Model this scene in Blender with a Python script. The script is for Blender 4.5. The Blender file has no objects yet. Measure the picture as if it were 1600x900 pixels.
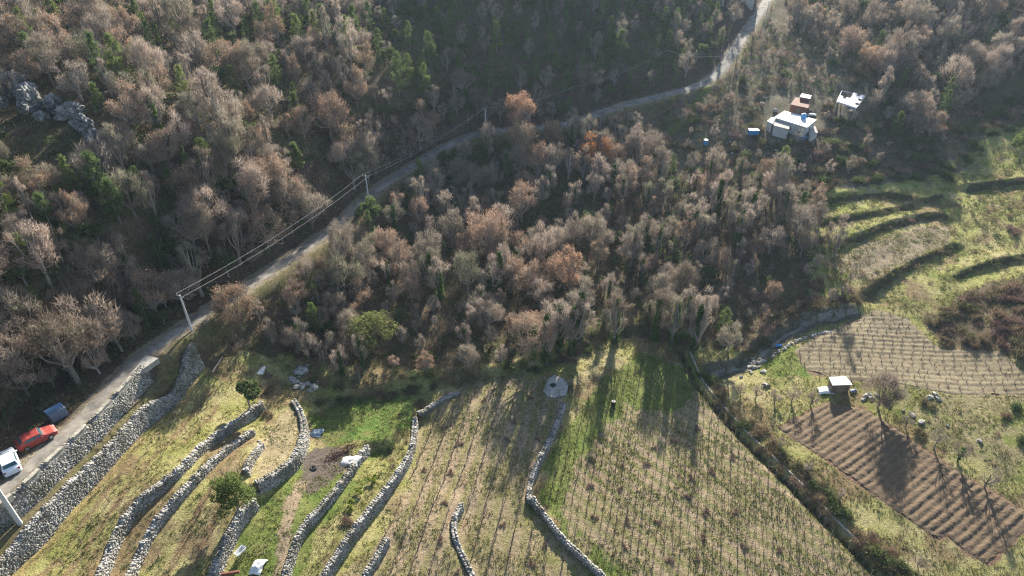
import bpy, math, random
import numpy as np
from mathutils import Vector
R = math.radians
random.seed(7)
scn = bpy.context.scene
COL = scn.collection
# ---------------------------------------------------------------- camera
CZ = 80.0; PITCH = R(35.0); FPX = 1067.0
cam = bpy.data.cameras.new("camera"); camo = bpy.data.objects.new("camera", cam); COL.objects.link(camo)
camo.location = (0, 0, CZ); camo.rotation_euler = (math.pi/2-PITCH, 0, 0)
cam.sensor_width = 36; cam.lens = 36*FPX/1600; cam.clip_end = 6000; cam.clip_start = 0.5
scn.camera = camo
# ---------------------------------------------------------------- light
SUN_AZ = R(14.0); SUN_EL = R(22.0)
w = bpy.data.worlds.new("World"); scn.world = w; w.use_nodes = True
nt = w.node_tree; bg = nt.nodes["Background"]
sky = nt.nodes.new("ShaderNodeTexSky"); sky.sky_type = 'NISHITA'; sky.sun_disc = False
sky.sun_elevation = SUN_EL; sky.sun_rotation = SUN_AZ; sky.air_density = 1.0; sky.dust_density = 1.0; sky.altitude = 200
nt.links.new(sky.outputs[0], bg.inputs[0]); bg.inputs[1].default_value = 0.08
sun = bpy.data.lights.new("sun", 'SUN'); suno = bpy.data.objects.new("sun", sun); COL.objects.link(suno)
sun.energy = 5.0; sun.angle = R(0.6); sun.color = (1.0, 0.92, 0.79)
sd = Vector((math.sin(SUN_AZ)*math.cos(SUN_EL), math.cos(SUN_AZ)*math.cos(SUN_EL), math.sin(SUN_EL)))
suno.rotation_euler = sd.to_track_quat('Z', 'Y').to_euler(); suno.location = sd*300
scn.view_settings.view_transform = 'Standard'; scn.view_settings.look = 'None'
scn.view_settings.exposure = 1.62; scn.view_settings.gamma = 1.0; scn.view_settings.use_curve_mapping = False
scn.render.engine = 'CYCLES'
scn.cycles.max_bounces = 5; scn.cycles.diffuse_bounces = 3; scn.cycles.transmission_bounces = 3; scn.cycles.transparent_max_bounces = 4
scn.cycles.volume_bounces = 0
scn.cycles.use_denoising = True; scn.cycles.denoiser = 'OPENIMAGEDENOISE'; scn.cycles.denoising_prefilter = 'NONE'; scn.cycles.filter_width = 1.2
scn.cycles.use_adaptive_sampling = False; scn.cycles.adaptive_threshold = 0.02
HAZE = 0.00012

# ---------------------------------------------------------------- noise + projection helpers
def _hash(ix, iy, s):
    n = (ix.astype(np.int64)*374761393 + iy.astype(np.int64)*668265263 + s*974634777) & 0xffffffff
    n = ((n ^ (n >> 13))*1274126177) & 0xffffffff
    return ((n ^ (n >> 16)) & 0xffff)/65535.0
def vnoise(x, y, s=0):
    ix = np.floor(x); iy = np.floor(y); fx = x-ix; fy = y-iy
    fx = fx*fx*(3-2*fx); fy = fy*fy*(3-2*fy)
    a = _hash(ix, iy, s); b = _hash(ix+1, iy, s); c = _hash(ix, iy+1, s); d = _hash(ix+1, iy+1, s)
    return (a*(1-fx)+b*fx)*(1-fy)+(c*(1-fx)+d*fx)*fy
def fbm(x, y, sc, o=4, s=0):
    v = 0; a = 0.5; t = 0
    for k in range(o):
        v = v + a*vnoise(x/sc+17.3*k, y/sc-9.1*k, s+k); t += a; a *= 0.55; sc *= 0.5
    return v/t
cP, sP = math.cos(PITCH), math.sin(PITCH)
def ray(px, py):
    dx = (np.asarray(px, float)-800)/FPX; dy = (450-np.asarray(py, float))/FPX
    return dx, cP+dy*sP, -sP+dy*cP
def project(x, y, z):
    x = np.asarray(x, float); y = np.asarray(y, float); z = np.asarray(z, float)-CZ
    t = y*cP - z*sP
    t = np.where(t < 1, 1, t)
    return 800+FPX*x/t, 450-FPX*(y*sP+z*cP)/t, t
CTRL = [ # pixel x, pixel y, metres below the camera
 (0,0,29),(200,0,33),(400,0,37),(620,0,40),(800,0,41),(1000,0,45),(1190,5,51),(1400,0,47),(1600,0,45),
 (-100,-130,19),(300,-130,24),(800,-130,27),(1200,-130,37),(1700,-130,34),
 (0,140,35),(100,250,41),(300,130,40),(400,250,48),(600,150,50),(750,100,50),(900,60,50),(1000,90,53),
 (0,350,44),(150,420,49),(60,560,54),(300,380,53),(450,330,57),
 (1190,40,53),(1150,75,54),(1120,120,57),(1000,157,59.5),(850,200,62),(650,257,62.5),(570,315,62),(450,403,61),(300,505,59.5),(150,620,58),(20,745,56.5),
 (850,350,70),(700,450,70),(600,560,70.5),(1000,350,70),(1100,450,72),(1150,560,73.5),
 (1240,200,61),(1330,155,58),(1400,80,53),(1500,130,57),(1590,230,61.3),(1450,270,65),(1300,310,66.5),(1400,380,68),(1590,400,67),(1590,520,68.5),(1350,480,71),
 (1250,400,69.5),(1000,560,73),(860,600,71.8),(700,700,71.8),(560,640,71),(480,600,69.5),(400,560,66.5),(400,700,66.5),(250,700,64),(220,600,61.4),(330,580,64),
 (57,824,61.0),(109,764,61.2),(151,722,61.3),(10,885,61.0),(211,790,62.9),(287,730,63.2),(140,930,63.0),(200,880,64.5),(300,880,66.3),(420,870,68),(520,880,69.5),(700,880,71.5),(1000,880,73.5),(1200,750,73.5),(1350,860,73.6),(1550,800,72),(1400,600,71.2),(1300,520,71.8),(1500,570,71),(1560,680,70.5),
 (-350,400,38),(-350,800,50),(-200,1100,58),(800,1250,75),(1700,1200,75),(1900,800,69),(1950,450,62),(1900,150,55)]
_c = []
for px, py, D in CTRL:
    dx, dy, dz = ray(px, py); t = D/(-dz); _c.append((t*dx, t*dy, CZ-D))
_c = np.array(_c)
def _phi(r2): return 0.5*r2*np.log(r2+1e-9)
_S = 0.01
_n = len(_c); _P = np.c_[np.ones(_n), _c[:, :2]*_S]
_A = np.zeros((_n+3, _n+3)); _d = ((_c[:, None, :2]-_c[None, :, :2])*_S); _A[:_n, :_n] = _phi((_d**2).sum(-1))+np.eye(_n)*0.0015
_A[:_n, _n:] = _P; _A[_n:, :_n] = _P.T
_w = np.linalg.solve(_A, np.r_[_c[:, 2], 0, 0, 0])
XL, XH, YL, YH = -190., 230., 8., 290.
def tps(x, y):
    out = np.full(x.shape, 0.0)
    for i in range(_n):
        out += _w[i]*_phi((((x-_c[i, 0])*_S)**2+((y-_c[i, 1])*_S)**2))
    return out+_w[_n]+_w[_n+1]*x*_S+_w[_n+2]*y*_S
SHADE_RIDGES = [(5., 224., 60., 15., .1, 12.), # x, y, rx, ry, angle, height: unseen hump added to the hill beyond the frame to shade the slopes below
]
def smooth(e0, e1, v):
    t = np.clip((v-e0)/(e1-e0), 0, 1); return t*t*(3-2*t)
def h0(x, y):
    x = np.asarray(x, float); y = np.asarray(y, float)
    cx = np.clip(x, XL, XH); cy = np.clip(y, YL, YH)
    far = np.hypot(x-cx, y-cy)
    z = tps(cx, cy)
    z = z + far*0.25*fbm(x, y, 400, 3, 5)*smooth(0, 400, far)
    z = np.where(far > 0, np.clip(z, -40, 110), z)
    for rx, ry, a, b, ang, hh in SHADE_RIDGES:
        u = (x-rx)*math.cos(ang)+(y-ry)*math.sin(ang); v = -(x-rx)*math.sin(ang)+(y-ry)*math.cos(ang)
        z = z + hh*np.exp(-(u/a)**2-(v/b)**2)
    return z
def solve(f, px, py, off=0.0):
    """world point where the pixel's ray meets the ground f"""
    px = np.atleast_1d(np.asarray(px, float)); py = np.atleast_1d(np.asarray(py, float))
    dx, dy, dz = ray(px, py)
    t = np.full(px.shape, 30.0); done = np.zeros(px.shape, bool); lo = t.copy(); hi = t.copy()
    for k in range(230):
        t2 = t+1.4
        below = (CZ+t2*dz) < f(t2*dx, t2*dy)+off
        new = below & ~done
        lo = np.where(new, t, lo); hi = np.where(new, t2, hi); done |= below
        t = np.where(done, t, t2)
        if done.all(): break
    hi = np.where(done, hi, t); lo = np.where(done, lo, t)
    for k in range(14):
        m = 0.5*(lo+hi); b = (CZ+m*dz) < f(m*dx, m*dy)+off
        hi = np.where(b, m, hi); lo = np.where(b, lo, m)
    return np.stack([hi*dx, hi*dy, CZ+hi*dz], -1)
def poly_w(pts, off=0.0, f=None):
    a = np.array(pts, float); return solve(f or h0, a[:, 0], a[:, 1], off)
def resample(P, step):
    d = np.r_[0, np.cumsum(np.linalg.norm(np.diff(P[:, :2], axis=0), axis=1))]
    n = max(2, int(d[-1]/step)+1); s = np.linspace(0, d[-1], n)
    return np.stack([np.interp(s, d, P[:, k]) for k in range(P.shape[1])], -1)
def chaikin(P, n=2):
    for _ in range(n):
        Q = [P[0]]
        for a, b in zip(P[:-1], P[1:]):
            Q += [a*.75+b*.25, a*.25+b*.75]
        Q.append(P[-1]); P = np.array(Q)
    return P
def near(x, y, P):
    """distance to polyline, signed side (+ = left of its direction), length along, overshoot past an end"""
    shp = x.shape; x = x.ravel(); y = y.ravel()
    best = np.full(x.shape, 1e9); side = np.zeros(x.shape); sl = np.zeros(x.shape); ov = np.zeros(x.shape); acc = 0
    n = len(P)-1
    for i in range(n):
        ax, ay = P[i, :2]; bx, by = P[i+1, :2]; L = math.hypot(bx-ax, by-ay)+1e-9; ux, uy = (bx-ax)/L, (by-ay)/L
        u = (x-ax)*ux+(y-ay)*uy; v = -(x-ax)*uy+(y-ay)*ux
        uc = np.clip(u, 0, L); d = np.hypot(u-uc, v); m = d < best
        best = np.where(m, d, best); side = np.where(m, v, side); sl = np.where(m, acc+uc, sl)
        o = np.zeros(x.shape)
        if i == 0: o = np.maximum(o, -u)
        if i == n-1: o = np.maximum(o, u-L)
        ov = np.where(m, o, ov); acc += L
    return best.reshape(shp), side.reshape(shp), sl.reshape(shp), ov.reshape(shp)
def inside(x, y, poly):
    c = np.zeros(x.shape, bool); n = len(poly); j = n-1
    for i in range(n):
        xi, yi = poly[i][:2]; xj, yj = poly[j][:2]
        if yi != yj:
            c ^= ((yi > y) != (yj > y)) & (x < (xj-xi)*(y-yi)/(yj-yi)+xi)
        j = i
    return c
# ---------------------------------------------------------------- traced lines
ROAD_PX = [(-120,873),(-60,818),(14,760),(68,711),(117,667),(165,617),(215,562),(262,528),(310,495),(370,457),(430,417),(490,380),(530,350),(565,315),(600,287),(640,262),(680,238),(720,216),(765,204),(830,201),(880,196),(925,181),(975,163),(1030,150),(1080,138),(1112,124),(1135,100),(1150,72),(1170,45),(1190,15),(1205,-10),(1225,-40),(1250,-80)]
ROADW = resample(chaikin(poly_w(ROAD_PX), 2), 1.2)
_k = np.ones(9)/9
_rz = np.convolve(np.pad(ROADW[:, 2], 4, 'edge'), _k, 'valid'); ROADW[:, 2] = _rz
ROAD_HW = 1.75
LAYX = float(poly_w([(112,640)])[0, 0])
# terrace walls: (name phrase, pixels of the top edge from near to far with the high side on the left, height, fall-off, stone?)
WALLS = [
 ("road", [(-60,850),(-20,808),(20,772),(60,734),(108,684),(158,634),(196,596),(214,582)], 2.7, 3.5, 1),
 ("w2", [(-50,930),(-10,892),(11,873),(57,824),(109,764),(151,722),(189,681),(222,645),(264,620),(290,600),(300,582),(313,564)], .7, 3.0, 1),
 ("w3", [(140,950),(152,915),(181,839),(211,790),(245,764),(287,730),(313,700),(340,680),(378,654),(412,632)], 1.2, 3.0, 1),
 ("w4", [(180,950),(195,915),(223,855),(249,809),(298,756),(351,702),(397,672)], .8, 2.5, 1),
 ("w5", [(325,940),(335,900),(350,860),(375,810),(400,782)], 1.3, 3.5, 1),
 ("w6", [(388,742),(392,722),(402,704),(412,692)], 1.0, 3.0, 1),
 ("w7", [(403,757),(430,745),(464,720),(476,692),(480,668),(474,645),(462,626)], 1.5, 5.0, 1),
 ("w8", [(438,940),(448,905),(458,868),(474,828),(508,792),(540,752),(576,698)], .8, 3.5, 1),
 ("w9", [(485,940),(505,905),(556,828),(588,788),(620,748),(646,704),(651,652)], 1.2, 3.5, 1),
 ("w10", [(550,935),(572,900),(608,842)], .9, 3.5, 1),
 ("w11", [(752,930),(742,900),(716,848),(710,816),(724,788)], 0.9, 3.5, 1),
 ("w12", [(830,784),(829,770),(836,736),(856,700),(876,656),(884,630)], .8, 4.0, 1),
 ("t1", [(1278,322),(1300,310),(1345,303),(1400,303),(1445,314),(1475,305)], .9, 4.0, 0),
 ("t2", [(1313,385),(1330,372),(1355,364),(1400,347),(1450,335),(1480,336)], 1.0, 4.0, 0),
 ("t3", [(1358,460),(1375,442),(1400,427),(1450,402),(1497,381)], 1.0, 4.0, 0),
 ("t4", [(1515,290),(1560,285),(1640,275)], 1.3, 4.0, 0),
 ("t5", [(1285,345),(1330,338),(1390,328),(1430,320)], .7, 2.5, 0),
 ("t6", [(1500,432),(1545,410),(1600,398),(1650,395)], .9, 3.5, 0),
 ("bank", [(1110,575),(1165,560),(1190,530),(1225,508),(1270,494),(1335,478)], 1.8, 4.0, 0),
 ("edge", [(500,612),(560,616),(640,596),(700,586),(760,584),(820,572),(860,555),(930,522),(1000,508),(1060,528)], 1.3, 5.0, 0),
 ("terr", [(576,698),(606,692),(632,672),(650,645),(653,622)], 1.0, 4.0, 0),
]
WW = []
def _ol(P, d):
    t = np.gradient(P[:, :2], axis=0); t /= np.linalg.norm(t, axis=1)[:, None]+1e-9
    return P[:, :2]+np.c_[-t[:, 1], t[:, 0]]*d
for nm, pts, H, L, st in WALLS:
    P = poly_w(pts, H*0.5)
    if nm == 'road':
        _px = project(ROADW[:, 0], ROADW[:, 1], ROADW[:, 2])[0]; _q = np.c_[_ol(ROADW, -1.75), ROADW[:, 2]]; P = _q[(_px > -90) & (_px < 212)]
    WW.append((nm, resample(chaikin(P, 1), 1.0), H, L, st))
CHAN_PX = [(1078,552),(1090,580),(1105,606),(1135,640),(1165,675),(1200,708),(1240,745),(1300,806),(1350,856),(1400,905),(1450,955)]
CHANW = resample(chaikin(poly_w(CHAN_PX), 1), 0.8)
TRACK_PX = [(1110,585),(1145,578),(1175,570),(1200,545),(1230,522),(1265,504),(1300,496),(1338,488)]
TRACKW = resample(chaikin(poly_w(TRACK_PX, -0.6), 1), 0.8)
def hts(x, y):
    """final ground height"""
    x = np.asarray(x, float); y = np.asarray(y, float)
    z = h0(x, y)
    inr = (x > -170) & (x < 190) & (y > 15) & (y < 300)
    if not inr.any(): return z
    xs, ys, zs = x[inr], y[inr], z[inr].copy()
    zs += 0.5*(fbm(xs, ys, 9, 3, 3)-0.5)*np.where(inside(xs, ys, VALLEY), 0.5, 2.6)
    d, s, sl, ov = near(xs, ys, ROADW[::3])
    dl = np.r_[0, np.cumsum(np.linalg.norm(np.diff(ROADW[:, :2], axis=0), axis=1))]
    rz = np.interp(sl, dl, ROADW[:, 2])-0.05
    wb = 4.8*(1-smooth(LAYX, LAYX+7, xs)); k = np.where(s > 0, 1-smooth(2.6+wb, 5.2+wb*1.25, d), 1-smooth(2.2, 4.0, d))
    zs = zs*(1-k)+rz*k
    for nm, P, H, L, st in WW:
        lo = P[:, :2].min(0)-L-4; hi = P[:, :2].max(0)+L+4
        b = (xs > lo[0]) & (xs < hi[0]) & (ys > lo[1]) & (ys < hi[1])
        if not b.any(): continue
        d, s, sl, ov = near(xs[b], ys[b], P)
        wdt = 0.3 if st else 0.55
        if not st: s = s+2.2*(fbm(xs[b], ys[b], 3.5, 3, 19)-.5); H = H*(.55+.9*fbm(xs[b], ys[b], 6, 2, 29))
        sg = np.clip((s-0.35)/wdt, -1, 1)
        fall = np.clip(1-np.maximum(d-0.6, 0)/L, 0, 1)
        if nm == 'road': zs[b] += (np.minimum(sg, 0)*.5-.5*(sg < 1)*(1-np.clip(sg, 0, 1)))*H*fall*np.clip(1-np.maximum(ov, 0)/2.5, 0, 1); continue
        zs[b] += sg*0.5*H*fall*np.clip(1-np.maximum(ov, 0)/2.5, 0, 1)
    d, s, sl, ov = near(xs, ys, CHANW[::3])
    zs -= 0.7*np.exp(-((s+1.35)/0.5)**2)*(d < 6)*(ov < 1)
    z[inr] = zs
    return z
VALLEY = poly_w([(-100,900),(0,790),(150,660),(220,590),(330,560),(440,545),(520,565),(650,580),(800,565),(960,520),(1080,540),(1180,560),(1340,470),(1300,400),(1280,310),(1480,290),(1560,230),(1750,240),(1750,1100),(-100,1100)])
def G(px, py, off=0.0):
    """ground point under a pixel"""
    return solve(hts, px, py, off)
def gz(x, y):
    return hts(np.atleast_1d(np.asarray(x, float)), np.atleast_1d(np.asarray(y, float)))
# ---------------------------------------------------------------- materials
def newmat(name):
    m = bpy.data.materials.new(name); m.use_nodes = True; return m, m.node_tree, m.node_tree.nodes["Principled BSDF"]
def N(nt, t, **kw):
    n = nt.nodes.new(t)
    for k, v in kw.items(): setattr(n, k, v)
    return n
def ramp(nt, fac, stops):
    r = N(nt, "ShaderNodeValToRGB"); e = r.color_ramp.elements
    while len(e) < len(stops): e.new(0.5)
    for el, (p, c) in zip(e, stops): el.position = p; el.color = (*c, 1)
    nt.links.new(fac, r.inputs[0]); return r.outputs[0]
def mixc(nt, a, b, f, mode='MIX'):
    m = N(nt, "ShaderNodeMix"); m.data_type = 'RGBA'; m.blend_type = mode
    for sock, v in ((m.inputs[0], f), (m.inputs[6], a), (m.inputs[7], b)):
        if hasattr(v, "node"): nt.links.new(v, sock)
        elif isinstance(v, (int, float)): sock.default_value = v
        else: sock.default_value = (*v, 1)
    return m.outputs[2]
def noise(nt, scale, detail=4, rough=.6, vec=None):
    n = N(nt, "ShaderNodeTexNoise"); n.inputs["Scale"].default_value = scale; n.inputs["Detail"].default_value = detail; n.inputs["Roughness"].default_value = rough
    if vec is not None: nt.links.new(vec, n.inputs["Vector"])
    return n.outputs["Fac"]
def geopos(nt): return N(nt, "ShaderNodeNewGeometry").outputs["Position"]
def bump(nt, b, h, strength=.5, dist=.1):
    n = N(nt, "ShaderNodeBump"); n.inputs["Strength"].default_value = strength; n.inputs["Distance"].default_value = dist
    nt.links.new(h, n.inputs["Height"]); nt.links.new(n.outputs[0], b.inputs["Normal"])
def plain(name, col, rough=.7, metal=0, var=.25, scale=3.0, alt=None, bmp=0.2, trans=0):
    m, nt, b = newmat(name); p = geopos(nt)
    f = noise(nt, scale, 5, .65, p)
    lo = tuple(c*(1-var) for c in col); hi = tuple(min(1, c*(1+var)) for c in (alt or col))
    nt.links.new(ramp(nt, f, [(.3, lo), (.7, hi)]), b.inputs["Base Color"])
    b.inputs["Roughness"].default_value = rough; b.inputs["Metallic"].default_value = metal
    if bmp: bump(nt, b, noise(nt, scale*6, 3, .6, p), bmp, .03)
    return m
def vegmat(name, stops, trans=0.0, rough=.85):
    m, nt, b = newmat(name)
    oi = N(nt, "ShaderNodeObjectInfo"); at = N(nt, "ShaderNodeAttribute"); at.attribute_name = "tint"
    add = N(nt, "ShaderNodeMath", operation='ADD'); nt.links.new(oi.outputs["Random"], add.inputs[0]); nt.links.new(at.outputs["Fac"], add.inputs[1])
    fr = N(nt, "ShaderNodeMath", operation='FRACT'); nt.links.new(add.outputs[0], fr.inputs[0])
    c = ramp(nt, fr.outputs[0], stops)
    sh = N(nt, "ShaderNodeAttribute"); sh.attribute_name = "vary"
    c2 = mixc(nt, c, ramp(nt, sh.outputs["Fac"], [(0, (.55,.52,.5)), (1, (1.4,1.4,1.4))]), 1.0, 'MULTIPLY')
    nt.links.new(c2, b.inputs["Base Color"]); b.inputs["Roughness"].default_value = rough
    b.inputs["Specular IOR Level"].default_value = .2
    if trans:
        tr = N(nt, "ShaderNodeBsdfTranslucent"); nt.links.new(c2, tr.inputs[0]); mx = N(nt, "ShaderNodeMixShader"); mx.inputs[0].default_value = trans
        out = nt.nodes["Material Output"]; nt.links.new(b.outputs[0], mx.inputs[1]); nt.links.new(tr.outputs[0], mx.inputs[2]); nt.links.new(mx.outputs[0], out.inputs[0])
    return m
M = {}
M['twig'] = vegmat("bare_twigs", [(0,(.20,.17,.13)),(.2,(.30,.25,.205)),(.4,(.37,.315,.26)),(.55,(.42,.34,.285)),(.7,(.23,.225,.155)),(.85,(.32,.28,.225)),(1,(.25,.215,.175))], .35)
M['bark'] = vegmat("bark", [(0,(.2,.17,.14)),(1,(.34,.30,.26))])
M['russet'] = vegmat("russet_leaves", [(0,(.39,.24,.15)),(.5,(.47,.31,.21)),(1,(.34,.22,.15))], .35)
M['orange'] = vegmat("orange_leaves", [(0,(.50,.22,.07)),(1,(.52,.27,.09))], .3)
M['salmon'] = vegmat("salmon_leaves", [(0,(.50,.29,.18)),(1,(.54,.33,.22))], .3)
M['green'] = vegmat("evergreen_leaves", [(0,(.09,.125,.045)),(.5,(.14,.165,.065)),(1,(.10,.14,.06))], .35)
M['pine'] = vegmat("pine_needles", [(0,(.16,.21,.06)),(.5,(.11,.165,.06)),(1,(.19,.23,.075))], .4)
M['lime'] = vegmat("yellow_green_needles", [(0,(.17,.19,.065)),(1,(.20,.22,.08))], .3)
M['ivy'] = vegmat("ivy_leaves", [(0,(.06,.12,.03)),(1,(.11,.18,.045))], .3)
M['shrub'] = vegmat("shrub_twigs", [(0,(.19,.14,.10)),(.25,(.13,.14,.06)),(.5,(.24,.17,.12)),(.75,(.16,.15,.08)),(1,(.26,.19,.15))], .3)
M['redshrub'] = vegmat("red_shrub_twigs", [(0,(.26,.17,.13)),(.5,(.30,.21,.17)),(1,(.24,.18,.13))], .1)
M['limebush'] = vegmat("lime_bush_leaves", [(0,(.22,.30,.04)),(1,(.28,.32,.06))], .3)
M['tuft'] = vegmat("grass_blades", [(0,(.16,.19,.05)),(.35,(.28,.27,.11)),(.7,(.20,.23,.07)),(1,(.34,.29,.15))], .3)
M['stick'] = plain("weathered_stake", (.15,.12,.095), .9, var=.3, bmp=0)
M['asphalt'] = plain("road_asphalt", (.11,.105,.095), .9, var=.4, scale=.6, alt=(.21,.19,.16), bmp=.3)
M['dust'] = plain("dusty_track", (.20,.185,.155), .95, var=.3, scale=2.5, bmp=.5)
M['concrete'] = plain("concrete", (.34,.325,.29), .9, var=.35, scale=2.0, bmp=.3)
M['paleconc'] = plain("pale_concrete", (.29,.275,.225), .9, var=.55, scale=3.0, bmp=.3)
M['pole'] = plain("pole_concrete", (.50,.50,.49), .8, var=.15, scale=4)
M['metal'] = plain("galvanised_metal", (.45,.46,.47), .45, .6, var=.1, bmp=0)
M['ceramic'] = plain("insulator_ceramic", (.35,.18,.10), .3, var=.1, bmp=0)
M['wire'] = plain("wire_aluminium", (.62,.62,.62), .4, .3, var=.05, bmp=0)
M['white'] = plain("white_roof", (.70,.70,.68), .6, var=.18, scale=1.5)
M['whitewall'] = plain("rendered_wall", (.50,.49,.46), .85, var=.2, scale=1.5)
M['brick'] = plain("brick_wall", (.22,.09,.06), .9, var=.3, scale=5)
M['rust'] = plain("rusted_sheet", (.17,.075,.055), .85, var=.3, scale=2)
M['dark'] = plain("dark_opening", (.02,.02,.022), .8, var=.2, bmp=0)
M['glass'] = plain("window_glass", (.04,.10,.11), .12, var=.1, bmp=0)
M['blue'] = plain("blue_plastic", (.05,.26,.55), .45, var=.1, bmp=0)
M['lightblue'] = plain("light_blue_sheet", (.15,.27,.42), .5, var=.15, bmp=0)
M['steelblue'] = plain("blue_grey_sheet", (.13,.18,.25), .5, var=.15, bmp=.1)
M['carwhite'] = plain("white_car_paint", (.78,.79,.80), .28, var=.02, bmp=0)
M['carred'] = plain("red_car_paint", (.33,.05,.04), .5, var=.08, bmp=0)
M['rubber'] = plain("tyre_rubber", (.025,.025,.025), .8, var=.1, bmp=0)
M['lamp'] = plain("lamp_lens", (.55,.55,.52), .2, var=.05, bmp=0)
M['redlamp'] = plain("red_lens", (.3,.02,.02), .3, var=.05, bmp=0)
M['black'] = plain("black_plastic", (.02,.02,.02), .5, var=.1, bmp=0)
M['timber'] = plain("old_timber", (.22,.16,.11), .85, var=.25, scale=6)
M['pinktimber'] = plain("pinkish_timber", (.42,.27,.24), .85, var=.15, scale=6)
M['redbranch'] = plain("dark_red_branches", (.10,.035,.03), .85, var=.3, scale=6)
M['ash'] = plain("pale_ash", (.45,.44,.43), .95, var=.4, scale=4)
def stonemat():
    m, nt, b = newmat("dry_stone"); at = N(nt, "ShaderNodeAttribute"); at.attribute_name = "vary"
    c = ramp(nt, at.outputs["Fac"], [(0,(.13,.12,.105)),(.3,(.31,.295,.27)),(.7,(.42,.405,.38)),(1,(.58,.565,.535))])
    f = noise(nt, 4, 5, .7, geopos(nt)); c = mixc(nt, c, ramp(nt, f, [(.3,(.6,.58,.53)),(.6,(1,1,1))]), 1.0, 'MULTIPLY'); c = mixc(nt, c, ramp(nt, noise(nt, .45, 4, .6, geopos(nt)), [(.38,(.55,.54,.46)),(.55,(1,1,1))]), 1.0, 'MULTIPLY')
    nt.links.new(c, b.inputs["Base Color"]); b.inputs["Roughness"].default_value = .9
    bump(nt, b, noise(nt, 14, 4, .7, geopos(nt)), .6, .06); return m
M['stone'] = stonemat()
def rockmat():
    m, nt, b = newmat("limestone_rock"); p = geopos(nt); f = noise(nt, .9, 8, .7, p)
    c = ramp(nt, f, [(.34,(.05,.05,.045)),(.47,(.20,.20,.19)),(.6,(.36,.36,.355)),(.8,(.52,.52,.51))])
    nt.links.new(c, b.inputs["Base Color"]); b.inputs["Roughness"].default_value = .9
    bump(nt, b, noise(nt, 3, 8, .7, p), 1.0, .4); return m
M['rock'] = rockmat()
def groundmat():
    m, nt, b = newmat("ground_cover"); at = N(nt, "ShaderNodeAttribute"); at.attribute_name = "gcol"; p = geopos(nt)
    f1 = noise(nt, 2.2, 8, .72, p); f2 = noise(nt, 9.0, 6, .75, p)
    c = mixc(nt, at.outputs["Color"], ramp(nt, f1, [(.30,(.45,.43,.40)),(.5,(1,1,1)),(.70,(1.35,1.32,1.22))]), 1.0, 'MULTIPLY')
    c = mixc(nt, c, ramp(nt, f2, [(.33,(.5,.48,.42)),(.5,(1,1,1)),(.68,(1.45,1.4,1.3))]), 1.0, 'MULTIPLY')
    nt.links.new(c, b.inputs["Base Color"]); b.inputs["Roughness"].default_value = .95; b.inputs["Specular IOR Level"].default_value = .1
    ad = N(nt, "ShaderNodeMath", operation='ADD'); nt.links.new(noise(nt, 1.5, 6, .7, p), ad.inputs[0]); nt.links.new(noise(nt, 6, 5, .75, p), ad.inputs[1])
    bump(nt, b, ad.outputs[0], .9, .28); return m
M['ground'] = groundmat()
# ---------------------------------------------------------------- object helpers
def mesh_np(name, V, F, mat, parent=None, attrs=None, loc=None, mats=None, mi=None, smooth_=False, link=True):
    """V n x 3 array, F list of equal-length face index arrays (list of arrays allowed)"""
    me = bpy.data.meshes.new(name); V = np.asarray(V, float)
    Fs = F if isinstance(F, list) and len(F) and isinstance(F[0], np.ndarray) and F[0].ndim == 2 else [np.asarray(F)]
    me.vertices.add(len(V)); me.vertices.foreach_set("co", V.astype(np.float32).ravel())
    nl = sum(f.size for f in Fs); nf = sum(len(f) for f in Fs)
    me.loops.add(nl); me.loops.foreach_set("vertex_index", np.concatenate([f.ravel() for f in Fs]).astype(np.int32))
    me.polygons.add(nf); tot = np.concatenate([np.full(len(f), f.shape[1]) for f in Fs]); st = np.r_[0, np.cumsum(tot)[:-1]]
    me.polygons.foreach_set("loop_start", st.astype(np.int32))
    if mi is not None: me.polygons.foreach_set("material_index", np.asarray(mi, np.int32))
    if smooth_: me.polygons.foreach_set("use_smooth", np.ones(nf, bool))
    me.update(calc_edges=True); me.validate()
    for k, (dom, arr) in (attrs or {}).items():
        arr = np.asarray(arr, np.float32)
        if arr.ndim == 1:
            a = me.attributes.new(k, 'FLOAT', dom); a.data.foreach_set("value", arr)
        else:
            a = me.attributes.new(k, 'FLOAT_COLOR', dom); a.data.foreach_set("color", np.c_[arr, np.ones(len(arr))].astype(np.float32).ravel())
    for x in (mats or [mat]): me.materials.append(x)
    o = bpy.data.objects.new(name, me)
    if link: COL.objects.link(o)
    if parent: o.parent = parent
    if loc is not None: o.location = loc
    return o
def tag(o, label=None, cat=None, group=None, kind=None):
    if label: o['label'] = label
    if cat: o['category'] = cat
    if group: o['group'] = group
    if kind: o['kind'] = kind
    return o
def empty(name, loc, rz=0, label=None, cat=None, group=None, sc=1):
    o = bpy.data.objects.new(name, None); COL.objects.link(o); o.location = loc; o.rotation_euler = (0, 0, rz); o.scale = (sc,)*3
    o.empty_display_size = .3
    return tag(o, label, cat, group)
def copy_tree(o, parent=None):
    c = o.copy(); COL.objects.link(c); c.parent = parent
    for ch in o.children: copy_tree(ch, c)
    return c
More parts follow.
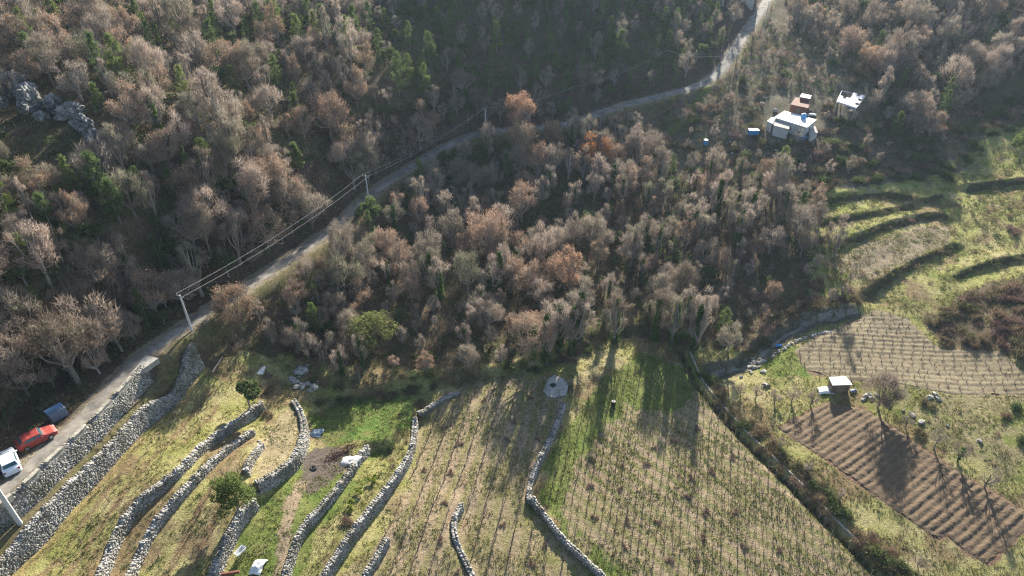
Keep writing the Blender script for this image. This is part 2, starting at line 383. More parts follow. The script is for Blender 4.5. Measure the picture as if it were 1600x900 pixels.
class MB:
    def __init__(s): s.v = []; s.f = []; s.a = []
    def add(s, vs, fs, a=.5):
        b = len(s.v); s.v += [tuple(map(float, q)) for q in vs]; s.f += [tuple(b+i for i in f) for f in fs]; s.a += [a]*len(fs); return s
    def box(s, c, d, rz=0, taper=1.0, a=.5, tilt=None):
        x, y, z = (k/2 for k in d); pts = []
        for sz, t in ((-1, 1), (1, taper)):
            for sx, sy in ((-1,-1),(1,-1),(1,1),(-1,1)):
                p = Vector((sx*x*t, sy*y*t, sz*z))
                if tilt: p.rotate(tilt)
                px = p.x*math.cos(rz)-p.y*math.sin(rz); py = p.x*math.sin(rz)+p.y*math.cos(rz)
                pts.append((c[0]+px, c[1]+py, c[2]+p.z))
        return s.add(pts, [(3,2,1,0),(4,5,6,7),(0,1,5,4),(1,2,6,5),(2,3,7,6),(3,0,4,7)], a)
    def tube(s, pts, rad, n=6, a=.5, cap=True):
        pts = [Vector(p) for p in pts]; rad = rad if hasattr(rad, '__len__') else [rad]*len(pts); base = len(s.v)
        for i, p in enumerate(pts):
            d = (pts[min(i+1, len(pts)-1)]-pts[max(i-1, 0)]).normalized()
            u = d.orthogonal().normalized() if abs(d.z) > .9 else d.cross(Vector((0,0,1))).normalized()
            v = d.cross(u)
            for k in range(n):
                q = p+(u*math.cos(2*math.pi*k/n)+v*math.sin(2*math.pi*k/n))*rad[i]; s.v.append(tuple(q))
        for i in range(len(pts)-1):
            for k in range(n):
                s.f.append((base+i*n+k, base+i*n+(k+1)%n, base+(i+1)*n+(k+1)%n, base+(i+1)*n+k)); s.a.append(a)
        if cap:
            s.f.append(tuple(base+k for k in range(n))[::-1]); s.f.append(tuple(base+(len(pts)-1)*n+k for k in range(n))); s.a += [a, a]
        return s
    def build(s, name, mat, parent=None, loc=None, smooth_=False, bevel=0):
        me = bpy.data.meshes.new(name); me.from_pydata(s.v, [], s.f); me.update()
        me.materials.append(mat); at = me.attributes.new("vary", 'FLOAT', 'FACE'); at.data.foreach_set("value", s.a)
        if smooth_: me.polygons.foreach_set("use_smooth", [True]*len(me.polygons))
        o = bpy.data.objects.new(name, me); COL.objects.link(o)
        if parent: o.parent = parent
        if loc is not None: o.location = loc
        if bevel:
            b = o.modifiers.new("edge", 'BEVEL'); b.width = bevel; b.segments = 2; b.limit_method = 'ANGLE'
        return o
#PART2
# ---------------------------------------------------------------- ground sheet
def axis(parts, grow_lo, grow_hi):
    a = [parts[0][0]]
    for lo, hi, st in parts:
        a += list(np.arange(lo+st, hi+st*.5, st))
    lo, hi = [a[0]], [a[-1]]; s = 2.0
    while lo[-1] > grow_lo: lo.append(lo[-1]-s); s *= 1.25
    s = 2.0
    while hi[-1] < grow_hi: hi.append(hi[-1]+s); s *= 1.25
    return np.array(lo[:0:-1]+a+hi[1:])
GX = axis([(-180,-100,1.0),(-100,105,.45),(105,200,1.0)], -2500, 2500)
GY = axis([(20,36,1.0),(36,150,.45),(150,290,.9)], -1500, 3500)
gx, gy = np.meshgrid(GX, GY)
gzz = hts(gx, gy)
WD0 = {nm: P for nm, P, H, L, st in WW}
def reg(pts): return poly_w(pts)
wx = gx+1.6*(fbm(gx, gy, 3.0, 4, 11)-.5)*2; wy = gy+1.6*(fbm(gx, gy, 3.0, 4, 12)-.5)*2
def soft(poly, amt=1.0):
    return inside(gx+amt*(wx-gx), gy+amt*(wy-gy), poly)
n1 = fbm(gx, gy, 6, 4, 21); n2 = fbm(gx, gy, 2.0, 4, 22); n3 = fbm(gx, gy, 25, 3, 23); n4 = fbm(gx, gy, .9, 2, 24)
def blend(*cs, t):
    cs = [np.array(c) for c in cs]; t = np.clip(t, 0, .9999)*(len(cs)-1); i = t.astype(int); f = (t-i)[..., None]
    A = np.array(cs); return A[i]*(1-f)+A[i+1]*f
litter = blend((.085,.065,.045),(.15,.115,.08),(.11,.10,.05),(.19,.15,.11), t=(n1*.6+n2*.4-.25)*2)
grass = blend((.16,.19,.05),(.28,.275,.10),(.37,.335,.16),(.42,.36,.21), t=(n1*.5+n2*.5-.25)*2)
lush = blend((.09,.15,.03),(.15,.20,.05),(.24,.24,.09), t=(n2*.6+n1*.4-.25)*2)
straw = blend((.30,.25,.13),(.36,.30,.19),(.27,.22,.13), t=(n2-.2)*1.6)
vsoil = blend((.22,.22,.08),(.32,.26,.16),(.37,.29,.20),(.28,.20,.14), t=(n1*.5+n2*.3+n4*.2-.25)*2)
rocky = blend((.07,.08,.035),(.12,.105,.07),(.20,.18,.13),(.09,.09,.045), t=(n1*.4+n2*.6-.2)*1.7)
gc = litter.copy()
def put(mask, c): gc[mask] = c[mask] if isinstance(c, np.ndarray) and c.ndim == 3 else np.array(c)
put(soft(reg([(1040,150),(1105,130),(1150,85),(1200,20),(1230,40),(1330,110),(1420,180),(1560,215),(1700,190),(1700,420),(1250,470),(1290,350),(1200,300),(1080,300),(1040,240)])), rocky)
patch = smooth(.52, .62, fbm(gx, gy, 4.5, 4, 71))[..., None]; grass = grass*(1-patch)+patch*blend((.30,.22,.13),(.22,.17,.09),(.36,.29,.18), t=n2)
put(soft(VALLEY), grass)
for q in ([(1270,330),(1290,300),(1420,285),(1500,270),(1480,310),(1440,330),(1340,370),(1300,390),(1330,440),(1300,470),(1260,490)], [(1440,290),(1560,200),(1700,190),(1700,300),(1540,320),(1520,400),(1600,440),(1560,480),(1440,440),(1500,370)]):
    m = soft(reg(q)); put(m & (n1 > .38), blend((.20,.24,.06),(.34,.33,.12),(.30,.26,.15), t=(n2-.2)*1.6))
put(soft(reg([(1320,400),(1350,375),(1430,355),(1480,350),(1490,380),(1400,415),(1360,440),(1330,440)])), blend((.24,.20,.14),(.33,.27,.19), t=(n2-.2)*1.6))
put(soft(reg([(1480,480),(1520,450),(1700,400),(1700,640),(1600,560),(1480,540),(1440,500)])), litter*1.1)
put(soft(reg([(1380,640),(1420,600),(1500,620),(1700,600),(1700,800),(1560,740),(1450,690)])), blend((.10,.14,.03),(.20,.22,.07),(.28,.24,.14),(.14,.13,.06), t=(n2*.7+n1*.3-.25)*2))
VMID = reg([(655,640),(690,605),(760,592),(862,580),(884,640),(850,710),(826,760),(828,790),(880,850),(960,930),(500,960),(560,880),(640,760)])
VBIG = reg([(845,760),(900,660),(935,590),(985,560),(1070,560),(1130,650),(1240,760),(1390,905),(1420,960),(960,960),(880,850)])
VUP = reg([(1238,548),(1300,512),(1370,483),(1420,500),(1470,545),(1560,548),(1600,580),(1640,600),(1640,615),(1490,617),(1400,600),(1310,595),(1260,580)])
PLO = reg([(1213,668),(1290,628),(1350,638),(1395,665),(1430,690),(1470,718),(1530,753),(1590,790),(1625,810),(1600,835),(1543,886),(1500,856),(1480,840),(1465,845),(1330,750)])
put(soft(VMID), vsoil); put(soft(VBIG), vsoil)
put(soft(reg([(845,790),(850,720),(905,640),(935,590),(990,555),(1080,555),(1100,600),(1060,640),(990,640),(940,680),(900,730),(880,790),(930,850),(1000,905),(940,930)])) & (n1 > .36), lush)
put(soft(VUP, .6), blend((.20,.14,.10),(.27,.20,.14),(.23,.19,.11), t=(n2-.2)*1.6))
put(soft(PLO, .3), (.24,.15,.105))
put(soft(reg([(1190,560),(1215,535),(1250,540),(1270,585),(1190,590)])), lush*1.1)
put(soft(reg([(402,745),(415,690),(440,650),(468,640),(478,690),(463,715),(410,754)]), .3), straw*1.05)
put(soft(reg([(480,640),(560,620),(645,622),(645,665),(600,690),(500,690)])), blend((.07,.15,.03),(.14,.20,.05),(.20,.13,.08), t=(n2-.2)*1.6))
put(soft(reg([(345,905),(400,790),(440,735),(570,700),(640,690),(600,740),(500,830),(440,960),(340,960)])) & (n1 > .42), lush)
put(soft(reg([(462,760),(480,700),(520,690),(555,715),(530,745),(480,775)])), (.14,.115,.10))
put(soft(reg([(-60,900),(40,830),(150,730),(230,650),(300,590),(320,600),(250,650),(150,760),(60,860),(0,930)])), blend((.26,.23,.09),(.34,.27,.13),(.30,.23,.13), t=(n2-.2)*1.6))
for Lf in range(-1, 3): pass
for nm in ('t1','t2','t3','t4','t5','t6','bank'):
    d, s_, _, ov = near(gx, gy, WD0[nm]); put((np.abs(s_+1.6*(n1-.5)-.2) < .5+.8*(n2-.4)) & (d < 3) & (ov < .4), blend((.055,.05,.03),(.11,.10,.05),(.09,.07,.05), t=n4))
# worn footpath, road verges, embankment
FP = poly_w([(440,900),(445,830),(452,790),(470,750)])
d, s_, _, ov = near(gx, gy, FP); put((d < .5+.5*n2) & (ov < .3), (.33,.26,.18))
dR, sR, _, _ = near(gx, gy, ROADW[::2])
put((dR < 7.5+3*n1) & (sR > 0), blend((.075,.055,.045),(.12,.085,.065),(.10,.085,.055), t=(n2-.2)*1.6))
put((dR < 2.6+1.2*n1) & (sR < 0), blend((.13,.13,.05),(.20,.17,.10),(.10,.11,.04), t=(n2-.2)*1.6))
put((dR < 1.4+.9*n2), blend((.20,.17,.12),(.27,.235,.18),(.16,.12,.08), t=(n2-.2)*1.6))
d, s_, _, ov = near(gx, gy, TRACKW); put((d < .9+.9*n2) & (ov < .5), (.16,.15,.11))
d, s_, _, ov = near(gx, gy, CHANW[::2]); put((s_ < -.7-.3*n2) & (s_ > -1.4-1.2*n2) & (ov < 1) & (d < 4), (.07,.06,.04))
P2 = poly_w([(1105,138),(1085,170),(1060,195),(1040,215)]); d, s_, _, ov = near(gx, gy, P2); put((d < .9+.5*n2) & (ov < .5), lush)
def stripes(poly, A_px, B_px, spacing, amt, green):
    A, B = poly_w([A_px, B_px])[:, :2]; u = (B-A)/np.linalg.norm(B-A); n = np.array([-u[1], u[0]]); v = (gx-A[0])*n[0]+(gy-A[1])*n[1]+.5*(n2-.5); f = np.abs(np.mod(v/spacing, 1)-.5)*2
    m = soft(poly, .5); k = (smooth(.35, .9, f)*amt*(.4+1.2*n1))[m][:, None]; gc[m] = gc[m]*(1-k)+np.array(green)*k
stripes(VBIG, (900,640), (1270,900), 1.9, .75, (.17,.19,.06)); stripes(VMID, (640,790), (700,640), 2.1, .6, (.20,.20,.07))
for pl in ([(60,900),(150,780),(230,690),(300,610),(325,600),(345,620),(330,660),(270,710),(200,780),(160,860),(140,930),(40,930)], [(215,930),(250,860),(300,790),(350,735),(395,690),(400,720),(380,790),(345,850),(320,930)]):
    stripes(reg(pl), (150,840), (290,660), 2.0, .85, (.24,.16,.10)); stripes(reg(pl), (152,840), (292,660), 1.0, .35, (.15,.12,.06))
ny, nx = gx.shape
idx = np.arange(nx*ny).reshape(ny, nx)
F = np.stack([idx[:-1, :-1], idx[:-1, 1:], idx[1:, 1:], idx[1:, :-1]], -1).reshape(-1, 4)
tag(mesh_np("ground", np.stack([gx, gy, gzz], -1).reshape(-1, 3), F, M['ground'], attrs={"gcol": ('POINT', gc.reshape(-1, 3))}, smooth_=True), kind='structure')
# fast height lookup on that same grid
def zg(x, y):
    x = np.atleast_1d(np.asarray(x, float)); y = np.atleast_1d(np.asarray(y, float))
    i = np.clip(np.searchsorted(GX, x)-1, 0, nx-2); j = np.clip(np.searchsorted(GY, y)-1, 0, ny-2)
    u = (x-GX[i])/(GX[i+1]-GX[i]); v = (y-GY[j])/(GY[j+1]-GY[j])
    return (gzz[j, i]*(1-u)+gzz[j, i+1]*u)*(1-v)+(gzz[j+1, i]*(1-u)+gzz[j+1, i+1]*u)*v
def solveg(px, py, off=0.0): return solve(lambda x, y: zg(x, y), px, py, off)
def at(px, py, off=0.0): return solveg(px, py, off)[0]
# ---------------------------------------------------------------- strips
def offset_line(P, d):
    t = np.gradient(P[:, :2], axis=0); t /= np.linalg.norm(t, axis=1)[:, None]+1e-9
    return P[:, :2]+np.c_[-t[:, 1], t[:, 0]]*d
def strip(name, P, w0, w1, lift, mat, n=5, rag=0.0, z=None, flat=False):
    cols = []
    for k in range(n):
        f = k/(n-1); d = -w0+(w0+w1)*f
        dd = d+np.zeros(len(P))
        if rag and k in (0, n-1): dd = d+rag*(vnoise(np.arange(len(P))*.7, np.full(len(P), k*9.), 31)-.5)*2
        q = P[:, :2]+(offset_line(P, 1.0)-P[:, :2])*dd[:, None]
        zz = (z if z is not None else zg(q[:, 0], q[:, 1]))+lift-(0.12 if k in (0, n-1) else 0)
        cols.append(np.c_[q, zz])
    V = np.stack(cols, 1).reshape(-1, 3); m = len(P); ii = np.arange(m*n).reshape(m, n)
    F = np.stack([ii[:-1, :-1], ii[:-1, 1:], ii[1:, 1:], ii[1:, :-1]], -1).reshape(-1, 4)
    return mesh_np(name, V, F, mat, smooth_=True)
RHW = np.interp(project(ROADW[:,0], ROADW[:,1], ROADW[:,2])[0], [120,300,700,1000], [1.1,1.05,1.1,1.5])
tag(strip("road", ROADW, RHW, RHW, .03, M['asphalt'], 7, .18, z=ROADW[:, 2]), kind='structure')
tag(strip("dirt_track", TRACKW, .5, .5, .05, M['dust'], 5, .3), kind='structure')
# ---------------------------------------------------------------- stone walls
def stone_wall(P, H, lab, cat="wall", grp=None, cell=.34, both=False, thick=.65, step=True, zadd=.12, name="stone_wall"):
    """dry stone wall; its face looks to the right of the line"""
    rng = np.random.RandomState(len(lab)*13+int(H*10))
    P = resample(P, cell*1.0); n = len(P)
    out = offset_line(P, -1.0)-P[:, :2]
    up = P[:, :2]-out*1.3; dn = P[:, :2]+out*(0.08*H+.4)
    k = np.ones(7)/7; sm = lambda a: np.convolve(np.pad(a, 3, 'edge'), k, 'valid')
    zt = sm(zg(up[:, 0], up[:, 1]))+zadd; zb = np.minimum(zg(dn[:, 0], dn[:, 1])-.25, zt-.5)
    if not step: zt = sm(np.maximum(zg(dn[:, 0], dn[:, 1]), zg(up[:, 0], up[:, 1])))+H
    zt = zt+.16*(vnoise(np.arange(n)*.33, np.zeros(n), 5)-.5)*2
    # one end to the other: solid core
    V = []; 
    for i in range(n):
        h = zt[i]-zb[i]; o = out[i]; p = P[i, :2]
        a = p+o*(.08*h-.06); b = p-o*.06; c = p-o*thick; e = p-o*thick
        V += [(a[0], a[1], zb[i]), (b[0], b[1], zt[i]-.07), (c[0], c[1], zt[i]-.07), (e[0], e[1], zb[i])]
    ii = np.arange(n*4).reshape(n, 4); F = []
    for k2 in range(4):
        F.append(np.stack([ii[:-1, k2], ii[1:, k2], ii[1:, (k2+1) % 4], ii[:-1, (k2+1) % 4]], -1))
    F.append(np.array([[0, 1, 2, 3], [n*4-1, n*4-2, n*4-3, n*4-4]])); F = np.concatenate(F)
    vary = [np.full(len(F), .12)]; VV = [np.array(V)]; FF = [F]; base = len(V)
    sides = [0, 1, 2] if both or not step else [0, 1]   # 0 face, 1 top, 2 back
    quads = []
    for i in range(n-1):
        h = zt[i]-zb[i]; o = np.r_[out[i], 0]; t = np.r_[P[i+1, :2]-P[i, :2], 0]; L = np.linalg.norm(t); t = t/(L+1e-9)
        mid = np.r_[(P[i, :2]+P[i+1, :2])/2, 0]
        for sd_ in sides:
            if sd_ in (0, 2):
                z = rng.uniform(0, .12)
                while z < h-.05:
                    ch = rng.uniform(.6, 1.25)*cell*.72
                    f = (z+ch/2)/h
                    off = (.08*h*(1-f)) if sd_ == 0 else (-thick)
                    c = mid+o*off+t*rng.uniform(-.1, .1)+np.r_[0, 0, zb[i]+z+ch/2]
                    quads.append((c, t, np.r_[0, 0, 1.], o if sd_ == 0 else -o, L*rng.uniform(.38, .62), ch*rng.uniform(.38, .5)))
                    z += ch
            else:
                for q in range(2):
                    c = mid-o*(thick*(.22+.5*q))+np.r_[0, 0, zt[i]-.04]+t*rng.uniform(-.1, .1)
                    quads.append((c, t, o, np.r_[0, 0, 1.], L*rng.uniform(.4, .6), thick*.25*rng.uniform(.8, 1.2)))
    m = len(quads); C = np.array([q[0] for q in quads]); T = np.array([q[1] for q in quads]); U = np.array([q[2] for q in quads]); Nn = np.array([q[3] for q in quads])
    a = np.array([q[4] for q in quads])[:, None]; b = np.array([q[5] for q in quads])[:, None]
    dep = rng.uniform(.01, .10, (m, 1)); tl = rng.normal(0, .15, (m, 2))
    vs = []
    for layer, sc in ((0, 1.05), (1, .78)):
        for su, sv in ((-1,-1),(1,-1),(1,1),(-1,1)):
            j = 1+rng.normal(0, .14, (m, 2))
            p = C+T*a*su*sc*j[:, :1]+U*b*sv*sc*j[:, 1:]+Nn*((dep if layer else -.12)+(tl[:, :1]*a*su+tl[:, 1:]*b*sv if layer else 0))
            vs.append(p)
    V2 = np.stack(vs, 1).reshape(-1, 3); b0 = base+np.arange(m)[:, None]*8
    pat = [(4,5,6,7),(0,1,5,4),(1,2,6,5),(2,3,7,6),(3,0,4,7)]
    F2 = np.concatenate([b0+np.array(p)[None] for p in pat], 0)
    cv = np.clip(rng.normal(.5, .27, m), 0, 1)
    VV.append(V2); FF.append(F2); vary.append(np.tile(cv, 5))
    o = mesh_np(name, np.concatenate(VV), np.concatenate(FF), M['stone'], attrs={"vary": ('FACE', np.concatenate(vary))})
    return tag(o, lab, cat, grp)
WD = {nm: (P, H) for nm, P, H, L, st in WW}
WL = {
 "road": "tall pale dry stone retaining wall holding up the road beside the cars",
 "w2": "long dry stone terrace wall just below the roadside wall, bending at its far end",
 "w3": "broad dry stone terrace wall ending under the small round tree",
 "w4": "thin dry stone wall running close along the foot of a broader one",
 "w5": "short stone wall below the lone round evergreen",
 "w6": "tiny stub of stone wall edging the straw-coloured patch on its near side",
 "w7": "curved low stone wall bounding the straw-coloured patch",
 "w8": "narrow stone wall between the grass lawn and the weedy strip",
 "w9": "long straight stone wall between the weedy strip and the vineyard",
 "w10": "short stone wall stub at the bottom edge inside the vineyard",
 "w11": "small curved stone wall in the middle of the vineyard",
 "w12": "winding stone wall running down from the concrete slab between two vineyards"}
for nm in WL:
    P, H = WD[nm]; stone_wall(P, H, WL[nm], grp="dry stone terrace walls", cell=.22, thick=.75 if H > 1.2 else .6, zadd=.3 if nm in ("w8","w9","w10","w11","w12","w7","w4") else .15)
stone_wall(resample(chaikin(poly_w([(829,784),(845,806),(872,842),(905,874),(945,912),(975,945)]), 1), .8), .75, "low free-standing stone wall curving to the bottom edge between vineyards", grp="dry stone terrace walls", cell=.27, step=False, thick=.5)
stone_wall(resample(poly_w([(655,648),(690,625),(718,612)]), .8), .4, "low sunken row of stones at the top of the vineyard", grp="dry stone terrace walls", cell=.3, step=False, thick=.5)
# pale channel wall
def slab_line(name, P, w, h, mat, lab, cat, grp=None):
    L = offset_line(P, w/2); Rr = offset_line(P, -w/2); z = zg(P[:, 0], P[:, 1]); k = np.ones(5)/5; z = np.convolve(np.pad(z, 2, 'edge'), k, 'valid'); n = len(P)
    V = []
    for i in range(n):
        V += [(L[i,0], L[i,1], z[i]-.5), (L[i,0], L[i,1], z[i]+h), (Rr[i,0], Rr[i,1], z[i]+h), (Rr[i,0], Rr[i,1], z[i]-.9)]
    ii = np.arange(n*4).reshape(n, 4); F = [np.stack([ii[:-1, k2], ii[1:, k2], ii[1:, (k2+1) % 4], ii[:-1, (k2+1) % 4]], -1)[:, ::-1] for k2 in range(4)]
    F.append(np.array([[0,1,2,3],[n*4-1,n*4-2,n*4-3,n*4-4]])); return tag(mesh_np(name, np.array(V), np.concatenate(F), mat), lab, cat, grp)
slab_line("concrete_wall", CHANW, .26, .2, M['paleconc'], "long low pale concrete wall along the ditch right of the large vineyard", "wall")
# roadside parapet blocks
_pp = resample(offset_line(ROADW, -1.95), .5); _pz = None
PW = WD['road'][0]; PW2 = resample(np.c_[offset_line(PW, .1), PW[:, 2]], .5)
ppx, ppy, _ = project(PW2[:, 0], PW2[:, 1], PW2[:, 2])
segs = [(-40,22),(36,64),(73,101),(111,139),(150,176),(184,208)]
for k, (a, b) in enumerate(segs):
    m = (ppx >= a) & (ppx <= b); Q = PW2[m]
    if len(Q) < 2: continue
    c = Q.mean(0); Lr = offset_line(Q, .2); Rr = offset_line(Q, -.2); up = offset_line(Q, 1.3); z = zg(up[:, 0], up[:, 1])
    mb = MB(); cp = MB()
    for i in range(len(Q)-1):
        for tgt, hw, z0, z1 in ((mb, .17, -.3, .55), (cp, .24, .55, .65)):
            l, r = offset_line(Q, hw), offset_line(Q, -hw); vs = []
            for (q, zz) in ((l, z0), (r, z0), (r, z1), (l, z1)):
                for t in (i, i+1): vs.append((q[t,0]-c[0], q[t,1]-c[1], z[t]+zz-z.mean()))
            fs = [(0,1,3,2),(2,3,5,4),(4,5,7,6),(6,7,1,0)]
            if i == 0: fs.append((0,2,4,6))
            if i == len(Q)-2: fs.append((1,7,5,3))
            tgt.add(vs, fs)
    e = empty("parapet", (c[0], c[1], z.mean()), 0, ["pale parapet block on the roadside wall at the left edge of the picture", "pale parapet block opposite the back of the white car","pale parapet block opposite the red car","pale parapet block opposite the blue-grey bin shelter","pale parapet block just uphill of the blue-grey bin shelter","last pale parapet block before the concrete pull-out slab"][k], "parapet", "parapet blocks along the road")
    mb.build("block", M['concrete'], e); cp.build("coping", M['paleconc'], e)
# concrete pull-out
def slab_poly(name, px, lift, thick, mat, lab=None, cat=None, kind=None, z=None):
    P = np.array([at(*q) for q in px]); zt = (z if z is not None else P[:, 2].max())+lift; c = P.mean(0); n = len(P)
    if (P[0,0]*(P[1,1]-P[-1,1])+P[1,0]*(P[2%n,1]-P[0,1])) == 0: pass
    ar = sum(P[i,0]*P[(i+1)%n,1]-P[(i+1)%n,0]*P[i,1] for i in range(n))
    if ar < 0: P = P[::-1]
    vs = [(p[0]-c[0], p[1]-c[1], 0) for p in P]+[(p[0]-c[0], p[1]-c[1], -thick) for p in P]
    fs = [tuple(range(n)), tuple(range(2*n-1, n-1, -1))]+[(i, i+n, (i+1)%n+n, (i+1)%n) for i in range(n)]
    mb = MB(); mb.add(vs, fs); o = mb.build(name, mat, loc=(c[0], c[1], zt)); return tag(o, lab, cat, kind=kind)
slab_poly("concrete_slab", [(196,598),(232,600),(250,566),(228,556)], .12, .8, M['concrete'], "flat concrete pull-out slab beside the road above the first terraces", "slab")
# ploughed field: real ridges
def field(name, poly, ang_px, spacing, amp, mat, step=.14, lift=.07, gaps=0):
    (ax, ay), (bx, by) = ang_px; A = at(ax, ay); B = at(bx, by); u = (B-A)[:2]; u /= np.linalg.norm(u); nrm = np.array([-u[1], u[0]])
    lo, hi = poly[:, :2].min(0), poly[:, :2].max(0); X, Y = np.meshgrid(np.arange(lo[0], hi[0], step), np.arange(lo[1], hi[1], step))
    xr, yr = X*.8+Y*.6, -X*.6+Y*.8
    wv = .28*(fbm(X, Y, 4, 3, 41)-.5)*2
    v = (X-A[0])*nrm[0]+(Y-A[1])*nrm[1]+wv*.6; uu = (X-A[0])*u[0]+(Y-A[1])*u[1]
    ph = v/spacing; rid = np.abs(np.mod(ph, 1)-.5)*2; rid = smooth(0.0, .9, rid)
    rowamp = .55+.9*_hash(np.floor(ph+.5), np.zeros_like(ph), 77)
    Z = zg(X.ravel(), Y.ravel()).reshape(X.shape)+lift+rid*amp*rowamp+.06*(fbm(xr, yr, .8, 4, 43)-.5)*2+np.random.RandomState(3).normal(0, .022, X.shape)
    edge = near(X, Y, np.vstack([poly, poly[:1]]))[0]; ins = inside(X+1.3*(fbm(xr, yr, 1.6, 3, 4)-.5), Y+1.3*(fbm(xr, yr, 1.6, 3, 6)-.5), poly)
    Z -= lift+.02+rid*amp*rowamp*.8*(1-smooth(.1, 1.1, edge))-lift*smooth(0, .35, edge)
    ii = np.arange(X.size).reshape(X.shape); keep = ins[:-1, :-1] & ins[1:, 1:] & ins[:-1, 1:] & ins[1:, :-1]
    F = np.stack([ii[:-1, :-1], ii[:-1, 1:], ii[1:, 1:], ii[1:, :-1]], -1)[keep]
    used = np.unique(F); mp = -np.ones(X.size, int); mp[used] = np.arange(len(used))
    V = np.stack([X, Y, Z], -1).reshape(-1, 3)[used]
    return tag(mesh_np(name, V, mp[F], mat, attrs={"vary": ('POINT', rid.ravel()[used])}, smooth_=False), kind='structure')
m_, nt_, b_ = newmat("ploughed_soil"); f_ = noise(nt_, 1.1, 8, .75, geopos(nt_))
nt_.links.new(ramp(nt_, f_, [(.3,(.095,.062,.034)),(.5,(.135,.09,.051)),(.72,(.185,.132,.08))]), b_.inputs["Base Color"]); b_.inputs["Roughness"].default_value = .95; bump(nt_, b_, noise(nt_, 8, 4, .7, geopos(nt_)), .7, .1); M['soil'] = m_
field("ploughed_field", PLO, ((1330,752),(1425,682)), .98, .11, M['soil'])
m_, nt_, b_ = newmat("vineyard_soil"); f_ = noise(nt_, .7, 8, .75, geopos(nt_))
nt_.links.new(ramp(nt_, f_, [(.3,(.11,.085,.045)),(.45,(.16,.125,.07)),(.58,(.205,.165,.098)),(.68,(.16,.16,.065))]), b_.inputs["Base Color"]); b_.inputs["Roughness"].default_value = .95; bump(nt_, b_, noise(nt_, 7, 4, .7, geopos(nt_)), .7, .1); M['vsoil'] = m_
field("vineyard_soil", VUP, ((1280,540),(1450,548)), 1.1, .06, M['vsoil'], step=.2)
# ---------------------------------------------------------------- vegetation makers
def tri_cloud(P, D, L, Wd, rng):
    """thin triangles: tip at P+D*L, base at P"""
    n = len(P); S = np.cross(D, rng.normal(size=(n, 3))); S /= np.linalg.norm(S, axis=1)[:, None]+1e-9
    V = np.stack([P-S*Wd[:, None]/2, P+S*Wd[:, None]/2, P+D*L[:, None]], 1)
    return V.reshape(-1, 3), np.arange(n*3).reshape(-1, 3)
def leaf_cloud(P, size, rng, up=.3):
    n = len(P); A = rng.normal(size=(n, 3)); A /= np.linalg.norm(A, axis=1)[:, None]
    Bv = np.cross(A, rng.normal(size=(n, 3))); Bv /= np.linalg.norm(Bv, axis=1)[:, None]
    s = size*rng.uniform(.6, 1.3, (n, 1))
    V = np.stack([P-A*s, P+Bv*s*.7, P+A*s, P-Bv*s*.7], 1)
    return V.reshape(-1, 3), np.arange(n*4).reshape(-1, 4)
def unit(v): return v/(np.linalg.norm(v, axis=-1, keepdims=True)+1e-9)
def limbs_mb(rng, H, Rr, nl, tips, trunk_r):
    mb = MB(); fork = H*rng.uniform(.12, .24); lean = rng.normal(0, .03*H, 2)
    mb.tube([(0,0,-.6),(lean[0]*.3,lean[1]*.3,fork*.5),(lean[0]*.6,lean[1]*.6,fork),(lean[0],lean[1],H*.62)], [trunk_r*1.25, trunk_r, trunk_r*.85, trunk_r*.4], 6, .4)
    for k in range(nl):
        t = tips[k]; s = np.array([lean[0]*.7, lean[1]*.7, fork*rng.uniform(.9, 1.5)])
        m = s*.5+t*.5+np.array([t[0]*.12, t[1]*.12, -.02*H])+rng.normal(0, .03*H, 3)
        mb.tube([s, m, t], [trunk_r*.55, trunk_r*.32, .03], 4, rng.uniform(.3, .9), cap=False)
    return mb, np.array([lean[0]*.7, lean[1]*.7, fork])
